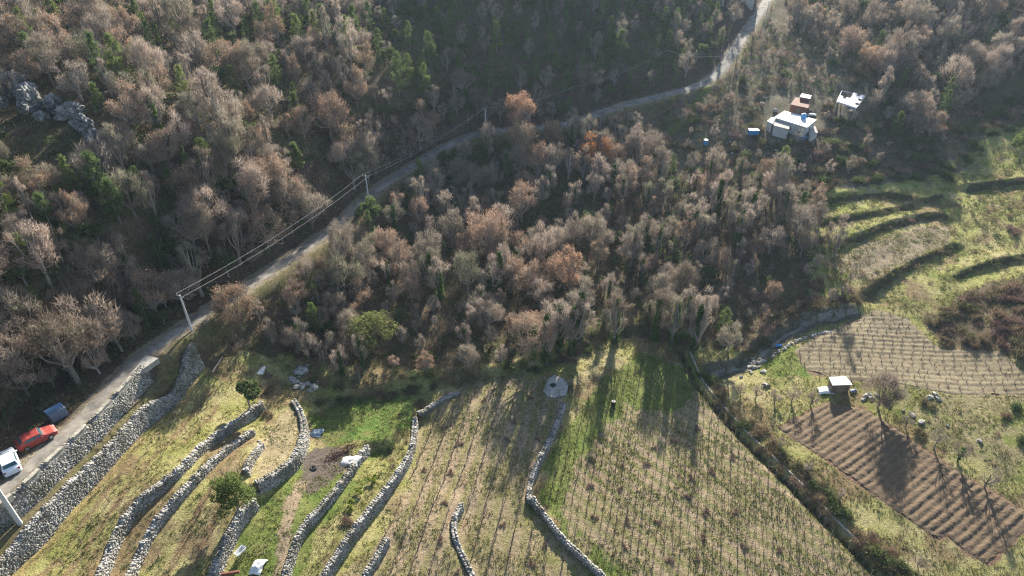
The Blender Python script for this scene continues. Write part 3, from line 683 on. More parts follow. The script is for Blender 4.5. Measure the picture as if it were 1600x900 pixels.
def deciduous(seed, H=8, Rr=3, lobes=18, ntw=1500, wid=.05, leaf=0, leafsize=.12, ivy=0):
    """arrays for one bare broadleaf tree: limbs MB, twigs (V,F,vary), leaves (V,F,vary)"""
    rng = np.random.RandomState(seed)
    th = rng.uniform(0, 2*np.pi, lobes); ph = np.arccos(rng.uniform(-.55, 1, lobes)); rr = rng.uniform(.5, 1, lobes)**.6
    L = np.c_[np.cos(th)*np.sin(ph)*Rr*rr*.85, np.sin(th)*np.sin(ph)*Rr*rr*.85, H*.56+np.cos(ph)*H*.37*rr]
    L[:, 2] += rng.normal(0, .05*H, lobes)
    mb, fk = limbs_mb(rng, H, Rr, min(lobes, 14), L, .028*H)
    per = ntw//lobes; Ps = []; Ds = []; Ls = []; vv = []
    for k in range(lobes):
        n = int(per*rng.uniform(.6, 1.4)); lr = Rr*rng.uniform(.30, .5); ax = unit(L[k]-fk)
        d = unit(rng.normal(size=(n, 3))*.75+ax*.9+np.array([0, 0, .35]))
        r = rng.uniform(0, 1, n)**.5*lr
        P = L[k]-ax*lr*.55+unit(rng.normal(size=(n, 3))*.8+ax*.5)*r[:, None]*.8
        Ps.append(P); Ds.append(d); Ls.append(rng.uniform(.45, 1.15, n)*Rr*.30); vv.append(np.clip(rng.normal(.5, .15)+rng.normal(0, .22, n), 0, 1))
    P = np.concatenate(Ps); D = np.concatenate(Ds); LL = np.concatenate(Ls); v = np.concatenate(vv)
    TV, TF = tri_cloud(P, D, LL, wid*rng.uniform(.6, 1.5, len(P)), rng)
    lv = None
    if leaf:
        k = rng.randint(0, len(P), leaf); q = P[k]+D[k]*LL[k][:, None]*rng.uniform(.3, 1, (leaf, 1))+rng.normal(0, .08, (leaf, 3))
        LV, LF = leaf_cloud(q, leafsize, rng); lv = (LV, LF, np.clip(rng.normal(.5, .25, leaf), 0, 1))
    iv = None
    if ivy:
        t = rng.uniform(.02, 1, ivy); hh = t*H*.72; a = rng.uniform(0, 2*np.pi, ivy); r = (.25+.55*rng.uniform(0, 1, ivy))*(.07*H)*(1.15-.6*t)
        q = np.c_[np.cos(a)*r, np.sin(a)*r, hh]+rng.normal(0, .1, (ivy, 3)); IV, IF = leaf_cloud(q, .16, rng); iv = (IV, IF, np.clip(rng.normal(.5, .25, ivy), 0, 1))
    return mb, (TV, TF, v), lv, iv
def conifer(seed, H=6, Rr=1.6, n=1500, lsz=.3):
    rng = np.random.RandomState(seed); t = rng.uniform(0, 1, n)**.75; k = 1-t
    nb = 46; bt = np.linspace(.02, .97, nb); ba = rng.uniform(0, 2*np.pi, nb)*1.0; bl = rng.uniform(.65, 1.15, nb)
    b = rng.randint(0, nb, n); f = rng.uniform(.05, 1, n)**.6
    rad = Rr*(1-bt[b])**.8*bl[b]*f+.05; z = H*(.12+.88*bt[b])+rad*.28
    P = np.c_[np.cos(ba[b])*rad, np.sin(ba[b])*rad, z]+rng.normal(0, .11*Rr, (n, 3))*np.array([1, 1, .6])
    D = unit(np.c_[np.cos(ba[b]), np.sin(ba[b]), np.full(n, .9)]+rng.normal(0, .55, (n, 3)))
    V, F = tri_cloud(P, D, lsz*rng.uniform(.6, 1.4, n), .14*rng.uniform(.6, 1.4, n), rng)
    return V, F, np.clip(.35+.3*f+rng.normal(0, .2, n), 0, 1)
def roundtree(seed, H=5, Rr=2.4, n=3500, lsz=.17, lobes=16, base=.3, flat=.38):
    rng = np.random.RandomState(seed); th = rng.uniform(0, 6.28, lobes); ph = np.arccos(rng.uniform(-.5, 1, lobes)); rr = rng.uniform(.4, .92, lobes); lrr = rng.uniform(.24, .44, lobes)
    L = np.c_[np.cos(th)*np.sin(ph)*Rr*rr, np.sin(th)*np.sin(ph)*Rr*rr, H*(1-flat)+np.cos(ph)*H*flat*rr]
    k = rng.randint(0, lobes, n); q = L[k]+unit(rng.normal(size=(n, 3)))*(rng.uniform(.3, 1, (n, 1))**.5)*Rr*lrr[k][:, None]*np.array([1, 1, .85])
    V, F = leaf_cloud(q, lsz, rng); return V, F, np.clip(rng.uniform(.3, .7, lobes)[k]+rng.normal(0, .2, n), 0, 1)
def part_np(name, V, F, v, mat, parent): return mesh_np(name, V, F, mat, parent, attrs={"vary": ('FACE', v)})
def trunk_only(H, r, hh, parent, seed=0):
    rng = np.random.RandomState(seed); mb = MB(); a = rng.normal(0, .04*H, 2)
    mb.tube([(0,0,-.6),(a[0]*.5,a[1]*.5,hh*.5),(a[0],a[1],hh)], [r*1.3, r, r*.6], 6, .4)
    for k in range(5):
        q = rng.uniform(0, 6.28); mb.tube([(a[0]*.6,a[1]*.6,hh*.65),(a[0]+math.cos(q)*H*.18, a[1]+math.sin(q)*H*.18, hh+H*.15)], [r*.5, r*.2], 4, .4, cap=False)
    return mb.build("trunk", M['bark'], parent)
PROTO = {}
def proto(kind, maker):
    e = bpy.data.objects.new(kind, None); e.empty_display_size = .3
    maker(e); return e
def mk_dec(seed, leafmat=None, **kw):
    def f(e):
        mb, tw, lv, iv = deciduous(seed, **kw)
        mb.build("trunk", M['bark'], e); part_np("crown", *tw, M['twig'], e)
        if lv: part_np("leaves", *lv, M[leafmat], e)
        if iv: part_np("ivy", *iv, M['ivy'], e)
    return f
def mk_con(seed, H, Rr, n=1500, mat='pine'):
    def f(e):
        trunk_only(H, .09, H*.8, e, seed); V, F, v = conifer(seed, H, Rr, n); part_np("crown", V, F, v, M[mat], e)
    return f
def mk_round(seed, H, Rr, n, mat='green', **kw):
    def f(e):
        trunk_only(H, .13, H*.5, e, seed); V, F, v = roundtree(seed, H, Rr, n, **kw); part_np("crown", V, F, v, M[mat], e)
    return f
def mk_shrub(seed, mat, n=520, Rr=1.0, H=1.1, leafy=0):
    rng = np.random.RandomState(seed); lob = 6; L = np.c_[rng.uniform(-.5, .5, (lob, 2))*Rr*1.3, rng.uniform(.1, .35, lob)*H]
    k = rng.randint(0, lob, n); d = unit(rng.normal(size=(n, 3))*.7+np.array([0, 0, .75])+np.c_[L[k, :2]*.5, np.zeros(n)])
    P = L[k]+rng.normal(0, .22*Rr, (n, 3))*np.array([1, 1, .5]); P[:, 2] = np.abs(P[:, 2])
    V, F = tri_cloud(P, d, rng.uniform(.35, .8, n)*H*.7, .055*rng.uniform(.6, 1.6, n), rng); v = np.clip(rng.normal(.5, .25, n), 0, 1)
    if leafy:
        q = P[:leafy]+d[:leafy]*rng.uniform(.2, .6, (min(leafy, n), 1))*H; V2, F2 = leaf_cloud(q, .1, rng)
        V = np.r_[V, V2]; return V, [F, F2+len(V)-len(V2)], np.r_[v, np.clip(rng.normal(.5, .25, len(F2)), 0, 1)]
    return V, F, v
def bind(kind, mk, lst): PROTO.setdefault(kind, []).append((mk, lst))
NBARE = 9
for i in range(NBARE):
    PROTO.setdefault('bare', []).append(proto("bare_tree", mk_dec(100+i, H=8.5+(i % 3)*1.0, Rr=3.1+.4*(i % 4), lobes=18+2*(i % 4), ntw=2100, wid=.065)))
for i in range(4):
    PROTO['bare'].append(proto('bare_tree', mk_dec(150+i, H=[11,10,6,5.5][i], Rr=[2.1,1.8,3.4,2.9][i], lobes=[16,14,22,18][i], ntw=[1700,1500,2300,2000][i], wid=.065)))
for i in range(5):
    PROTO.setdefault('russet', []).append(proto("russet_tree", mk_dec(200+i, leafmat='russet', H=8.4+(i % 3)*.8, Rr=2.7+.3*i, lobes=15+2*i, ntw=1500, wid=.06, leaf=1300+250*i, leafsize=.11)))
for i in range(3):
    PROTO.setdefault('ivy', []).append(proto("ivy_clad_tree", mk_dec(300+i, H=10.5, Rr=2.3+.3*i, lobes=14, ntw=1300, wid=.05, ivy=1500)))
for i in range(4):
    PROTO.setdefault('conifer', []).append(proto("conifer_tree", mk_con(400+i, 7.0+i*.6, 1.6+.2*i, 2300)))
for i in range(3):
    PROTO.setdefault('evergreen', []).append(proto("evergreen_tree", mk_round(500+i, 4.5+.4*i, 1.7+.2*i, 1700, 'green', lsz=.15)))
for i in range(7):
    mat = ['shrub','shrub','shrub','redshrub','shrub','green','shrub'][i]
    V, F, v = mk_shrub(600+i, mat, 560, 1.0+.1*(i % 3), 1.25, leafy=300 if i in (5,) else 0)
    PROTO.setdefault('redshrub' if i == 3 else 'greenshrub' if i == 5 else 'shrub', []).append(mesh_np("shrub", V, F, M[mat], attrs={"vary": ('FACE', v)}, link=False))
# ---------------------------------------------------------------- where they stand
ROADX = ROADW[::3]
def scatter(poly_px, dist, seed, f=h0, margin=0):
    """poisson-like points on the ground inside a traced area"""
    rng = np.random.RandomState(seed); P = poly_w(poly_px)[:, :2]; lo, hi = P.min(0), P.max(0)
    area = (hi-lo).prod(); n = int(area/dist**2*14); c = rng.uniform(lo, hi, (n, 2)); c = c[inside(c[:, 0], c[:, 1], P)]
    grid = {}; out = []
    dd = dist*(.75+.5*fbm(c[:, 0], c[:, 1], 14, 2, seed))
    for (x, y), r, zc in zip(c, dd, zg(c[:, 0], c[:, 1])):
        gx_, gy_ = int(x//dist), int(y//dist); ok = True
        for i in range(gx_-1, gx_+2):
            for j in range(gy_-1, gy_+2):
                for (a, b, e_) in grid.get((i, j), ()):
                    if (a-x)**2+(b-y)**2+(e_-zc)**2 < r*r: ok = False; break
                if not ok: break
            if not ok: break
        if ok: grid.setdefault((gx_, gy_), []).append((x, y, zc)); out.append((x, y))
    return np.array(out)
FA = [(-260,-190),(300,-200),(900,-200),(1160,-170),(1175,-20),(1140,50),(1110,95),(1060,125),(1000,142),(930,160),(880,178),(820,186),(760,186),(715,200),(690,212),(640,242),(590,272),(550,305),(500,345),(430,388),(340,440),(290,475),(230,530),(190,565),(120,630),(60,675),(-40,730),(-260,850)]
FA2 = [(-100,230),(120,230),(300,200),(480,260),(500,340),(430,388),(340,440),(290,475),(230,530),(190,565),(120,630),(60,675),(-40,730),(-100,760)]
FB = [(335,505),(345,480),(400,462),(440,440),(500,400),(560,350),(610,312),(650,276),(700,242),(760,220),(830,213),(900,203),(960,180),(1010,200),(1050,260),(1150,275),(1230,290),(1290,350),(1310,400),(1320,440),(1320,470),(1280,480),(1240,492),(1200,515),(1150,555),(1100,560),(1060,525),(1000,512),(930,522),(850,552),(780,578),(700,588),(640,592),(560,610),(520,596),(500,570),(440,545),(400,540),(330,552),(300,540)]
FC = [(1225,-20),(1260,-150),(1500,-160),(1800,-150),(1800,130),(1600,118),(1530,150),(1485,185),(1450,222),(1400,225),(1360,180),(1375,130),(1340,95),(1290,85),(1240,40)]
FD = [(1370,250),(1400,225),(1480,240),(1480,285),(1400,280),(1300,290),(1250,270),(1280,250)]
def pix(P):
    z = zg(P[:, 0], P[:, 1]); return project(P[:, 0], P[:, 1], z)+(z,)
EXCL_PX = [(1194,140,1284,224),(1300,130,1360,184)]
TREES = []   # (kind, x, y, z, scale, px, py, t)
rngT = np.random.RandomState(5)
def blob(px, py, cx, cy, rx, ry): return ((px-cx)/rx)**2+((py-cy)/ry)**2 < 1
FE = [(1110,120),(1160,70),(1200,20),(1240,40),(1330,100),(1390,150),(1480,230),(1400,260),(1300,280),(1200,280),(1100,265),(1050,215)]
for poly, dist, seed, zone in ((FE, 4.6, 8, 'C'), (FA2, 2.15, 4, 'A'), (FA, 2.85, 1, 'A'), ([(345,500),(390,462),(450,425),(500,392),(565,345),(575,430),(560,520),(540,590),(500,575),(440,545),(400,540),(340,550)], 2.1, 6, 'B'), (FB, 2.8, 2, 'B'), (FC, 3.0, 3, 'C')):
    P = scatter(poly, dist, seed); px, py, t, z = pix(P)
    dr = near(P[:, 0], P[:, 1], ROADX)[0]
    for i in range(len(P)):
        if dr[i] < 2.8 or py[i] < -110 or not -130 < px[i] < 1730: continue
        if zone == 'B' and px[i] < 600 and dr[i] < 3.6+1.2*rngT.uniform(): continue
        if seed == 1 and px[i] < 520 and py[i] > 235: continue
        if zone == 'A' and (blob(px[i], py[i], 85, 222, 88, 72) or (px[i] < 128 and py[i] > 618)): continue
        if any(a < px[i] < c and b < py[i] < d for a, b, c, d in EXCL_PX): continue
        u = rngT.uniform(); k = 'bare'; sc = .42+.6*rngT.uniform()**1.4
        if zone == 'A':
            dark = blob(px[i], py[i], 850, 60, 290, 130)
            if dark: k = 'conifer' if u < .5 else 'evergreen' if u < .7 else 'russet' if u < .48 else 'bare'; sc *= .85
            elif blob(px[i], py[i], 530, 290, 150, 120): k = 'russet' if u < .33 else 'evergreen' if u < .38 else 'bare'
            else: k = 'russet' if u < .14 else 'evergreen' if u < .29 else 'conifer' if u < .40 else 'bare'
        elif zone == 'B':
            k = 'russet' if u < .19 else 'ivy' if u < .40 else 'evergreen' if u < .52 else 'conifer' if u < .57 else 'bare'
            if py[i] > 480 or px[i] < 520: sc *= .75
            if px[i] > 1150 and py[i] > 420: sc *= .5; 
        else:
            k = 'russet' if u < .2 else 'evergreen' if u < .3 else 'conifer' if u < .36 else 'bare'; sc *= 1.05 if seed == 3 else .5
        TREES.append([k, P[i, 0], P[i, 1], z[i], sc, px[i], py[i], t[i]])
print("TREES", len(TREES))
# landmark phrases used in labels
ANCH = [((75,190),"around the grey limestone crag"),((40,40),"in the far upper left corner of the wood"),((245,160),"around the ivy-wrapped trunk high on the left slope"),((340,80),"near the top of the left slope"),
 ((510,60),"below the dark conifers' left edge"),((620,120),"around the tallest lit conifer of the shaded slope"),((760,90),"among the conifers of the shaded slope"),((900,60),"on the shaded slope above the far road"),
 ((1040,60),"between the shaded slope and the far bend of the road"),((1100,20),"by the far white-walled building"),((100,330),"on the slope below the crag"),((250,280),"on the mid left slope"),((400,220),"on the mid slope left of the second power pole"),
 ((560,200),"on the slope behind the second power pole"),((690,170),"at the foot of the shaded slope"),((60,480),"on the lower left slope"),((190,430),"on the lower slope uphill of the blue-grey bin shelter"),((330,350),"on the slope above the first power pole"),
 ((460,310),"on the slope above the bare road bank"),((60,600),"on the slope above the parked cars"),((370,500),"by the russet tree beside the first power pole"),((480,450),"below the road between the first two power poles"),((590,400),"below the dark green tree at the roadside"),
 ((560,520),"around the broad yellow-green pine"),((660,340),"below the road past the second power pole"),((760,380),"around the large pink-brown oak of the middle wood"),((700,500),"in the middle wood above the vineyard top"),((820,300),"below the lone salmon-leaved tree"),
 ((930,240),"around the golden-leaved tree"),((880,430),"around the thin salmon-leaved tree"),((840,520),"around the pale leafy tree above the slab"),((980,340),"in the heart of the middle wood"),((1000,450),"at the lower middle wood above the bank"),((1080,300),"at the upper right of the middle wood"),
 ((1100,480),"around the ivy columns over the big vineyard"),((1200,360),"at the right end of the middle wood"),((1200,470),"above the dirt track"),((1290,420),"beside the grass terraces"),((1260,60),"right of the far road top"),((1400,90),"above the white roofless frame"),
 ((1550,60),"in the far upper right corner of the wood"),((1430,190),"right of the white house"),((1560,170),"above the round evergreen at the right edge"),((1500,240),"between the white house and the grass terraces"),((1100,180),"on the rough slope below the far road bend"),((1200,260),"below the white house"),
 ((1370,240),"on the rough slope right of the white house"),((1540,520),"in the bramble patch beyond the upper vineyard"),((1500,680),"on the rough grass beyond the ploughed field"),((1570,340),"on the far right grass terraces"),((1380,390),"on the middle grass terrace"),((1300,330),"at the left end of the top grass terrace"),
 ((120,680),"on the bank beside the roadside wall"),((470,580),"at the head of the small green plot"),((620,590),"along the bank above the vineyard"),((560,690),"in the weedy strip beside the burnt patch"),((1240,700),"along the ditch by the pale concrete wall"),((1300,560),"near the small hut"),((900,620),"on the grassy bank beside the concrete slab"),((240,590),"on the green bank by the concrete pull-out")]
AN = np.array([a[0] for a in ANCH], float); AN[:, 1] *= 1.3
KINDTXT = {'bare': ("bare grey-brown tree", "tree", "bare trees"), 'russet': ("bare-branched tree with russet leaves left", "tree", "russet-leaved trees"), 'ivy': ("bare tree with ivy-green trunk", "tree", "ivy-clad trees"),
 'conifer': ("pointed green conifer", "conifer", "conifers"), 'evergreen': ("small bushy evergreen tree", "tree", "small evergreens"), 'shrub': ("brownish twiggy shrub", "shrub", "brown shrubs"), 'redshrub': ("reddish twiggy shrub", "shrub", "reddish shrubs"), 'greenshrub': ("dark green shrub", "shrub", "green shrubs")}
ORD = ["", "second ", "third ", "fourth ", "fifth ", "sixth "]
def place_group(items, cap_by):
    """items: list of (kind,x,y,z,scale,px,py,t); makes the largest into things, returns the rest"""
    rest = []
    bykind = {}
    for it in items:
        fam = cap_by[it[0]][0]; bykind.setdefault(fam, []).append(it)
    for fam, L in bykind.items():
        cap = cap_by[L[0][0]][1]
        L.sort(key=lambda q: (not (-25 < q[5] < 1625 and -30 < q[6] < 930), -q[4]/q[7]))
        things = [q for q in L[:cap] if -60 < q[5] < 1660 and -60 < q[6] < 960]; rest += [q for q in L if q not in things] if len(things) < cap else L[cap:]
        cells = {}
        for q in things:
            d = (AN[:, 0]-q[5])**2+(AN[:, 1]-q[6]*1.3)**2; a = int(d.argmin()); cells.setdefault((q[0], a), []).append((d[a], q))
        for (kind, a), lst in cells.items():
            lst.sort(key=lambda e: e[0]); ph = ANCH[a][1]; txt, cat, grp = KINDTXT[kind]; ax = ANCH[a][0]
            sides = {}
            for j, (dd, q) in enumerate(lst):
                dx, dy = q[5]-ax[0], q[6]-ax[1]; sz = "tall " if q[4] > .9 else "low " if q[4] < .68 else ""
                sd_ = ("above and left of" if dx < 0 else "above and right of") if dy < 0 else ("below and left of" if dx < 0 else "below and right of")
                sides.setdefault((sz, sd_), []).append(q)
            for (sz, sd_), qs in sides.items():
                for j, q in enumerate(qs):
                    base = sz+txt
                    where = {"above and left of": "uphill left", "above and right of": "uphill right", "below and left of": "downhill left", "below and right of": "downhill right"}[sd_]
                    if len(qs) == 1: lab = f"{base} {ph}, {where} side"
                    elif j < 6: lab = f"{ORD[j]}{base} counted outward {ph}, {where} side" if j else f"innermost {base} {ph}, {where} side"
                    else: lab = f"{base} of the outer clump {ph}, {where} side"
                    P = PROTO[kind]; pr = P[rngT.randint(len(P))]
                    if pr.name not in COL.objects: c = link_tree(pr)
                    else: c = copy_tree(pr)
                    c.location = (q[1], q[2], q[3]-.05); c.rotation_euler = (0, 0, rngT.uniform(0, 6.28)); s = q[4]; c.scale = (s*rngT.uniform(.8, 1.2), s*rngT.uniform(.8, 1.2), s*rngT.uniform(.82, 1.2))
                    tag(c, cap16(lab), cat, f"{grp} {ph}")
    return rest
def cap16(s):
    w = s.split(); return " ".join(w[:16])
def link_tree(o):
    COL.objects.link(o)
    for ch in o.children:
        if ch.name not in COL.objects: COL.objects.link(ch)
    return o
EXTRA = []

def special(kind, px, py, mk, lab, cat="tree", grp=None, sc=1, rz=None, top=None, sx=None):
    p = at(px, py); e = empty(kind, (p[0], p[1], p[2]-.05), rngT.uniform(0, 6.28) if rz is None else rz, lab, cat, grp, sc); mk(e); TAKEN.append((p[0], p[1], 1.6)); return e
TAKEN = []
special("russet_tree", 812, 214, mk_dec(901, 'salmon', H=12, Rr=3.6, lobes=20, ntw=1800, wid=.05, leaf=4200, leafsize=.13), "lone salmon-leaved tree standing below the road in shade")
special("russet_tree", 930, 262, mk_dec(902, 'orange', H=9, Rr=3.6, lobes=18, ntw=1500, wid=.05, leaf=4200, leafsize=.13), "golden-orange leaved tree in the upper middle wood")
special("russet_tree", 884, 480, mk_dec(903, 'salmon', H=14, Rr=2.6, lobes=18, ntw=1800, wid=.05, leaf=3000, leafsize=.11), "tall thin salmon-leaved tree rising from the middle wood")
special("russet_tree", 833, 562, mk_dec(904, 'salmon', H=9.5, Rr=3.9, lobes=22, ntw=2600, wid=.045, leaf=2300, leafsize=.10, ivy=900), "pale leafy tree with green ivy trunk on the bank above the concrete slab")
special("russet_tree", 377, 512, mk_dec(905, 'russet', H=8, Rr=3.6, lobes=22, ntw=2100, wid=.065, leaf=2600, leafsize=.10), "russet tree at the roadside right of the first power pole")
special("russet_tree", 765, 402, mk_dec(906, 'salmon', H=11.5, Rr=4.6, lobes=24, ntw=3200, wid=.05, leaf=3200, leafsize=.11), "large pink-brown oak crown left of the wood's middle")
special("russet_tree", 838, 280, mk_dec(907, 'salmon', H=9, Rr=3.0, lobes=16, ntw=1800, wid=.05, leaf=2000, leafsize=.11), "salmon-tinged tree just below the lone salmon-leaved one")
special("russet_tree", 1352, 112, mk_dec(908, 'orange', H=8, Rr=3.0, lobes=14, ntw=1800, wid=.05, leaf=1200, leafsize=.11), "orange-brown tree above the white roofless frame")
special("pine_tree", 585, 552, mk_round(910, 7.2, 3.7, 4600, 'lime', lsz=.16, lobes=26, flat=.44), "broad yellow-green pine at the lower left of the middle wood", "pine")
special("evergreen_tree", 578, 352, mk_round(911, 6, 2.1, 4200, 'pine', lsz=.13, lobes=14, flat=.44), "dark green tree alone at the roadside below the second power pole")
special("evergreen_tree", 372, 800, mk_round(912, 5.6, 2.3, 5200, 'pine', lsz=.11, lobes=24, flat=.42), "round green tree standing alone on the terrace above the short stone wall")
special("evergreen_tree", 392, 642, mk_round(913, 6.2, 2.1, 3000, 'green', lsz=.14, lobes=12, flat=.4), "ragged dark green tree at the end of the broad terrace wall")
special("evergreen_tree", 1592, 252, mk_round(914, 6.5, 3.3, 4200, 'pine', lsz=.16, lobes=18, flat=.42), "round olive-green tree at the right edge beside the far terrace")
for q in ((625,150,9.5,2.4,"tallest sunlit conifer on the shaded slope"),(545,92,9,2.2,"tall conifer near the top, left of the shaded slope"),(340,98,8,2.0,"bright green conifer near the top of the left slope"),(466,192,6,1.5,"small bright conifer on the left slope above the second pole"),(465,268,5.5,1.6,"small bushy bright green conifer left of the second power pole"),
    (95,52,6.5,1.6,"leaning green conifer in the upper left corner"),(908,122,6,1.3,"narrow sunlit conifer left of the wire on the shaded slope"),(968,95,8,2.4,"broad pale green conifer on the upper shaded slope"),(857,100,7,1.5,"sunlit conifer in the middle of the shaded slope"),(776,82,7.5,1.5,"sunlit conifer highest in the shaded slope"),
    (793,148,5.5,1.5,"lowest sunlit conifer of the shaded slope, above the salmon tree"),(868,115,5.5,1.2,"slim conifer beside the one mid shaded slope"),(672,105,8,2.2,"dark conifer right of the tallest one"),(1397,214,6,1.6,"bright green conifer right of the white house"),(60,120,7,1.8,"green conifer just above the limestone crag"),(165,320,8,2.3,"green conifer below the limestone crag"),(190,350,7,1.8,"lower green conifer below the limestone crag")):
    special("conifer_tree", q[0], q[1], mk_con(int(q[0]), q[2], q[3], 2600), q[4], "conifer", "conifers on the slopes")
for q in ((252,215,10,"tree wrapped in pale green ivy high on the left slope"),(1117,345,13,"tallest ivy-green tree at the right of the middle wood"),(1082,375,11,"ivy-green tree left of the tallest one in the middle wood"),(1150,385,11,"ivy-green tree right of the tallest one in the middle wood"),(1030,282,9,"ivy tree on the shaded edge below the road bend"),(905,532,14,"tall ivy-green tree right of the pale leafy one"),
    (1022,532,12,"leftmost ivy tree over the big vineyard"),(1050,537,13,"middle ivy tree over the big vineyard"),(1084,545,12.5,"rightmost ivy tree over the big vineyard"),(674,450,10,"thin ivy column left of the pink-brown oak"),(782,452,11,"double ivy stem below the pink-brown oak"),(1068,528,12,"ivy tree just behind the middle one over the vineyard"),(960,535,12.5,"slender ivy tree on the bank above the grassy mound"),(873,550,13,"slender ivy tree over the bank near the slab"),(852,566,13,"tall ivy tree right behind the pale leafy one on the bank"),(892,553,13.5,"tall ivy tree between two others above the grassy mound")):
    special("ivy_clad_tree", q[0], q[1], mk_dec(int(q[0]*3), H=q[2], Rr=2.6, lobes=15, ntw=2000, wid=.05, ivy=2200), q[3], "tree", "ivy-clad trees")
special("pollard_tree", 1371, 636, mk_dec(950, H=6.2, Rr=3.3, lobes=30, ntw=4600, wid=.045), "dense round bare tree between the hut and the ploughed field")
FRUIT = [(1210,630,3.0,"bare fruit tree left of two others on the grass above the ploughed field"),(1236,628,3.4,"middle bare fruit tree left of the hut"),(1266,634,3.4,"bare fruit tree nearest the hut"),(1157,618,2.6,"slim bare fruit tree left of the small boulders"),(1181,622,3.0,"bare fruit tree beside the dark log on the grass"),
 (1458,700,4.0,"bare fruit tree on the upper edge of the ploughed field"),(1496,720,3.8,"ivy-stemmed fruit tree right of the first one by the ploughed field"),(1538,762,4.0,"bare fruit tree at the right upper edge of the ploughed field"),(1415,668,3.0,"small bare fruit tree just right of the dense round tree"),
 (1218,700,2.2,"sapling on the grass strip nearest the top left of the ploughed field"),(1261,738,2.2,"second sapling down the grass strip by the ploughed field"),(1310,778,2.2,"third sapling down the grass strip by the ploughed field"),(1434,884,2.2,"sapling on the grass strip at the bottom edge")]
for q in FRUIT: special("fruit_tree", q[0], q[1], mk_dec(int(q[0]*7), H=q[2], Rr=q[2]*.36, lobes=12, ntw=500, wid=.04, ivy=120 if q[0] == 1496 else 0), q[3], "fruit tree", "fruit trees by the ploughed field")
TREES = [t for t in TREES if not any((t[1]-a)**2+(t[2]-b)**2 < (r+1.2)**2 for a, b, r in TAKEN)]
rest = place_group(TREES, {'bare': ('bare', 300), 'russet': ('russet', 170), 'ivy': ('ivy', 60), 'conifer': ('conifer', 180), 'evergreen': ('evergreen', 170)})
print("rest", len(rest))
# the rest of the wood: one mass with its own lighter trees
def mass(name, items, lib, lab, cat, seed=3, mats=None):
    rng = np.random.RandomState(seed); VV = []; FF = []; vv = []; tt = []; mi = []; base = 0
    for it in items:
        v, F, vr, m = lib[it[0]][rng.randint(len(lib[it[0]]))]
        a = rng.uniform(0, 6.28); ca, sa = math.cos(a), math.sin(a); s = it[4]
        X = np.c_[(v[:, 0]*ca-v[:, 1]*sa)*s+it[1], (v[:, 0]*sa+v[:, 1]*ca)*s+it[2], v[:, 2]*s*rng.uniform(.9, 1.1)+it[3]-.05]
        VV.append(X); FF.append(F+base); base += len(v); vv.append(vr); tt.append(np.full(len(F), rng.uniform())); mi.append(m)
    o = mesh_np(name, np.concatenate(VV), np.concatenate(FF), None, mats=mats, mi=np.concatenate(mi), attrs={"vary": ('FACE', np.concatenate(vv)), "tint": ('FACE', np.concatenate(tt))})
    return tag(o, lab, cat, kind='stuff')
def light_dec(seed, n, leaf=0, wid=.085):
    mb, (TV, TF, v), lv, iv = deciduous(seed, H=8.5, Rr=2.9, lobes=14, ntw=n, wid=wid, leaf=leaf, leafsize=.13)
    V = [TV]; F = [TF]; vr = [v]; m = [np.zeros(len(TF), int)]; b = len(TV)
    tri = []
    for f in mb.f:
        for k in range(1, len(f)-1): tri.append((f[0], f[k], f[k+1]))
    tri = np.array(tri); V.append(np.array(mb.v)); F.append(tri+b); vr.append(np.full(len(tri), .5)); m.append(np.full(len(tri), 1)); b += len(mb.v)
    if lv:
        q = lv[1]; t2 = np.r_[q[:, [0,1,2]], q[:, [0,2,3]]]; V.append(lv[0]); F.append(t2+b); vr.append(np.r_[lv[2], lv[2]]); m.append(np.full(len(t2), 2))
    return np.concatenate(V), np.concatenate(F), np.concatenate(vr), np.concatenate(m)
def light_con(seed):
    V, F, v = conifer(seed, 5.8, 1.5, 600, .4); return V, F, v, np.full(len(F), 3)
def light_ever(seed):
    V, F, v = roundtree(seed, 4.6, 1.8, 500, .22); return V, np.r_[F[:, [0,1,2]], F[:, [0,2,3]]], np.r_[v, v], np.full(len(F)*2, 4)
lib = {'bare': [light_dec(700+i, 750) for i in range(4)], 'russet': [light_dec(710+i, 550, 350) for i in range(3)], 'ivy': [light_dec(720, 700)], 'conifer': [light_con(730+i) for i in range(2)], 'evergreen': [light_ever(740+i) for i in range(2)]}
if rest: mass("forest", rest, lib, "far mass of bare winter woodland filling the slopes between the nearer trees", "woodland", mats=[M['twig'], M['bark'], M['russet'], M['pine'], M['green']])
# shrubs
SHR = []
def shrubs(poly, dist, seed, mix, smin=.5, smax=1.3, cond=None):
    P = scatter(poly, dist, seed); px, py, t, z = pix(P); dr = near(P[:, 0], P[:, 1], ROADX)[0]; r = np.random.RandomState(seed)
    for i in range(len(P)):
        if dr[i] < 2.7 or (px[i] < 118 and 620 < py[i] < 760) or any(a < px[i] < c and b < py[i] < d for a, b, c, d in EXCL_PX) or (cond is not None and not cond(px[i], py[i])): continue
        u = r.uniform(); k = 'shrub'; s = 0
        for kk, pr in mix:
            s += pr
            if u < s: k = kk; break
        SHR.append([k, P[i, 0], P[i, 1], z[i], r.uniform(smin, smax), px[i], py[i], t[i]])
MX = (('shrub', .62), ('redshrub', .14), ('greenshrub', .24))
shrubs([(1040,155),(1110,130),(1160,80),(1200,30),(1240,50),(1330,110),(1390,150),(1480,190),(1540,155),(1640,130),(1640,195),(1540,215),(1490,285),(1400,282),(1300,290),(1270,320),(1200,290),(1100,275),(1040,240)], 1.45, 21, MX, .6, 1.5)
shrubs([(1490,480),(1530,455),(1700,420),(1700,620),(1600,560),(1560,540),(1480,540),(1445,505)], 1.6, 22, (('shrub', .75), ('redshrub', .25)), .8, 1.5)
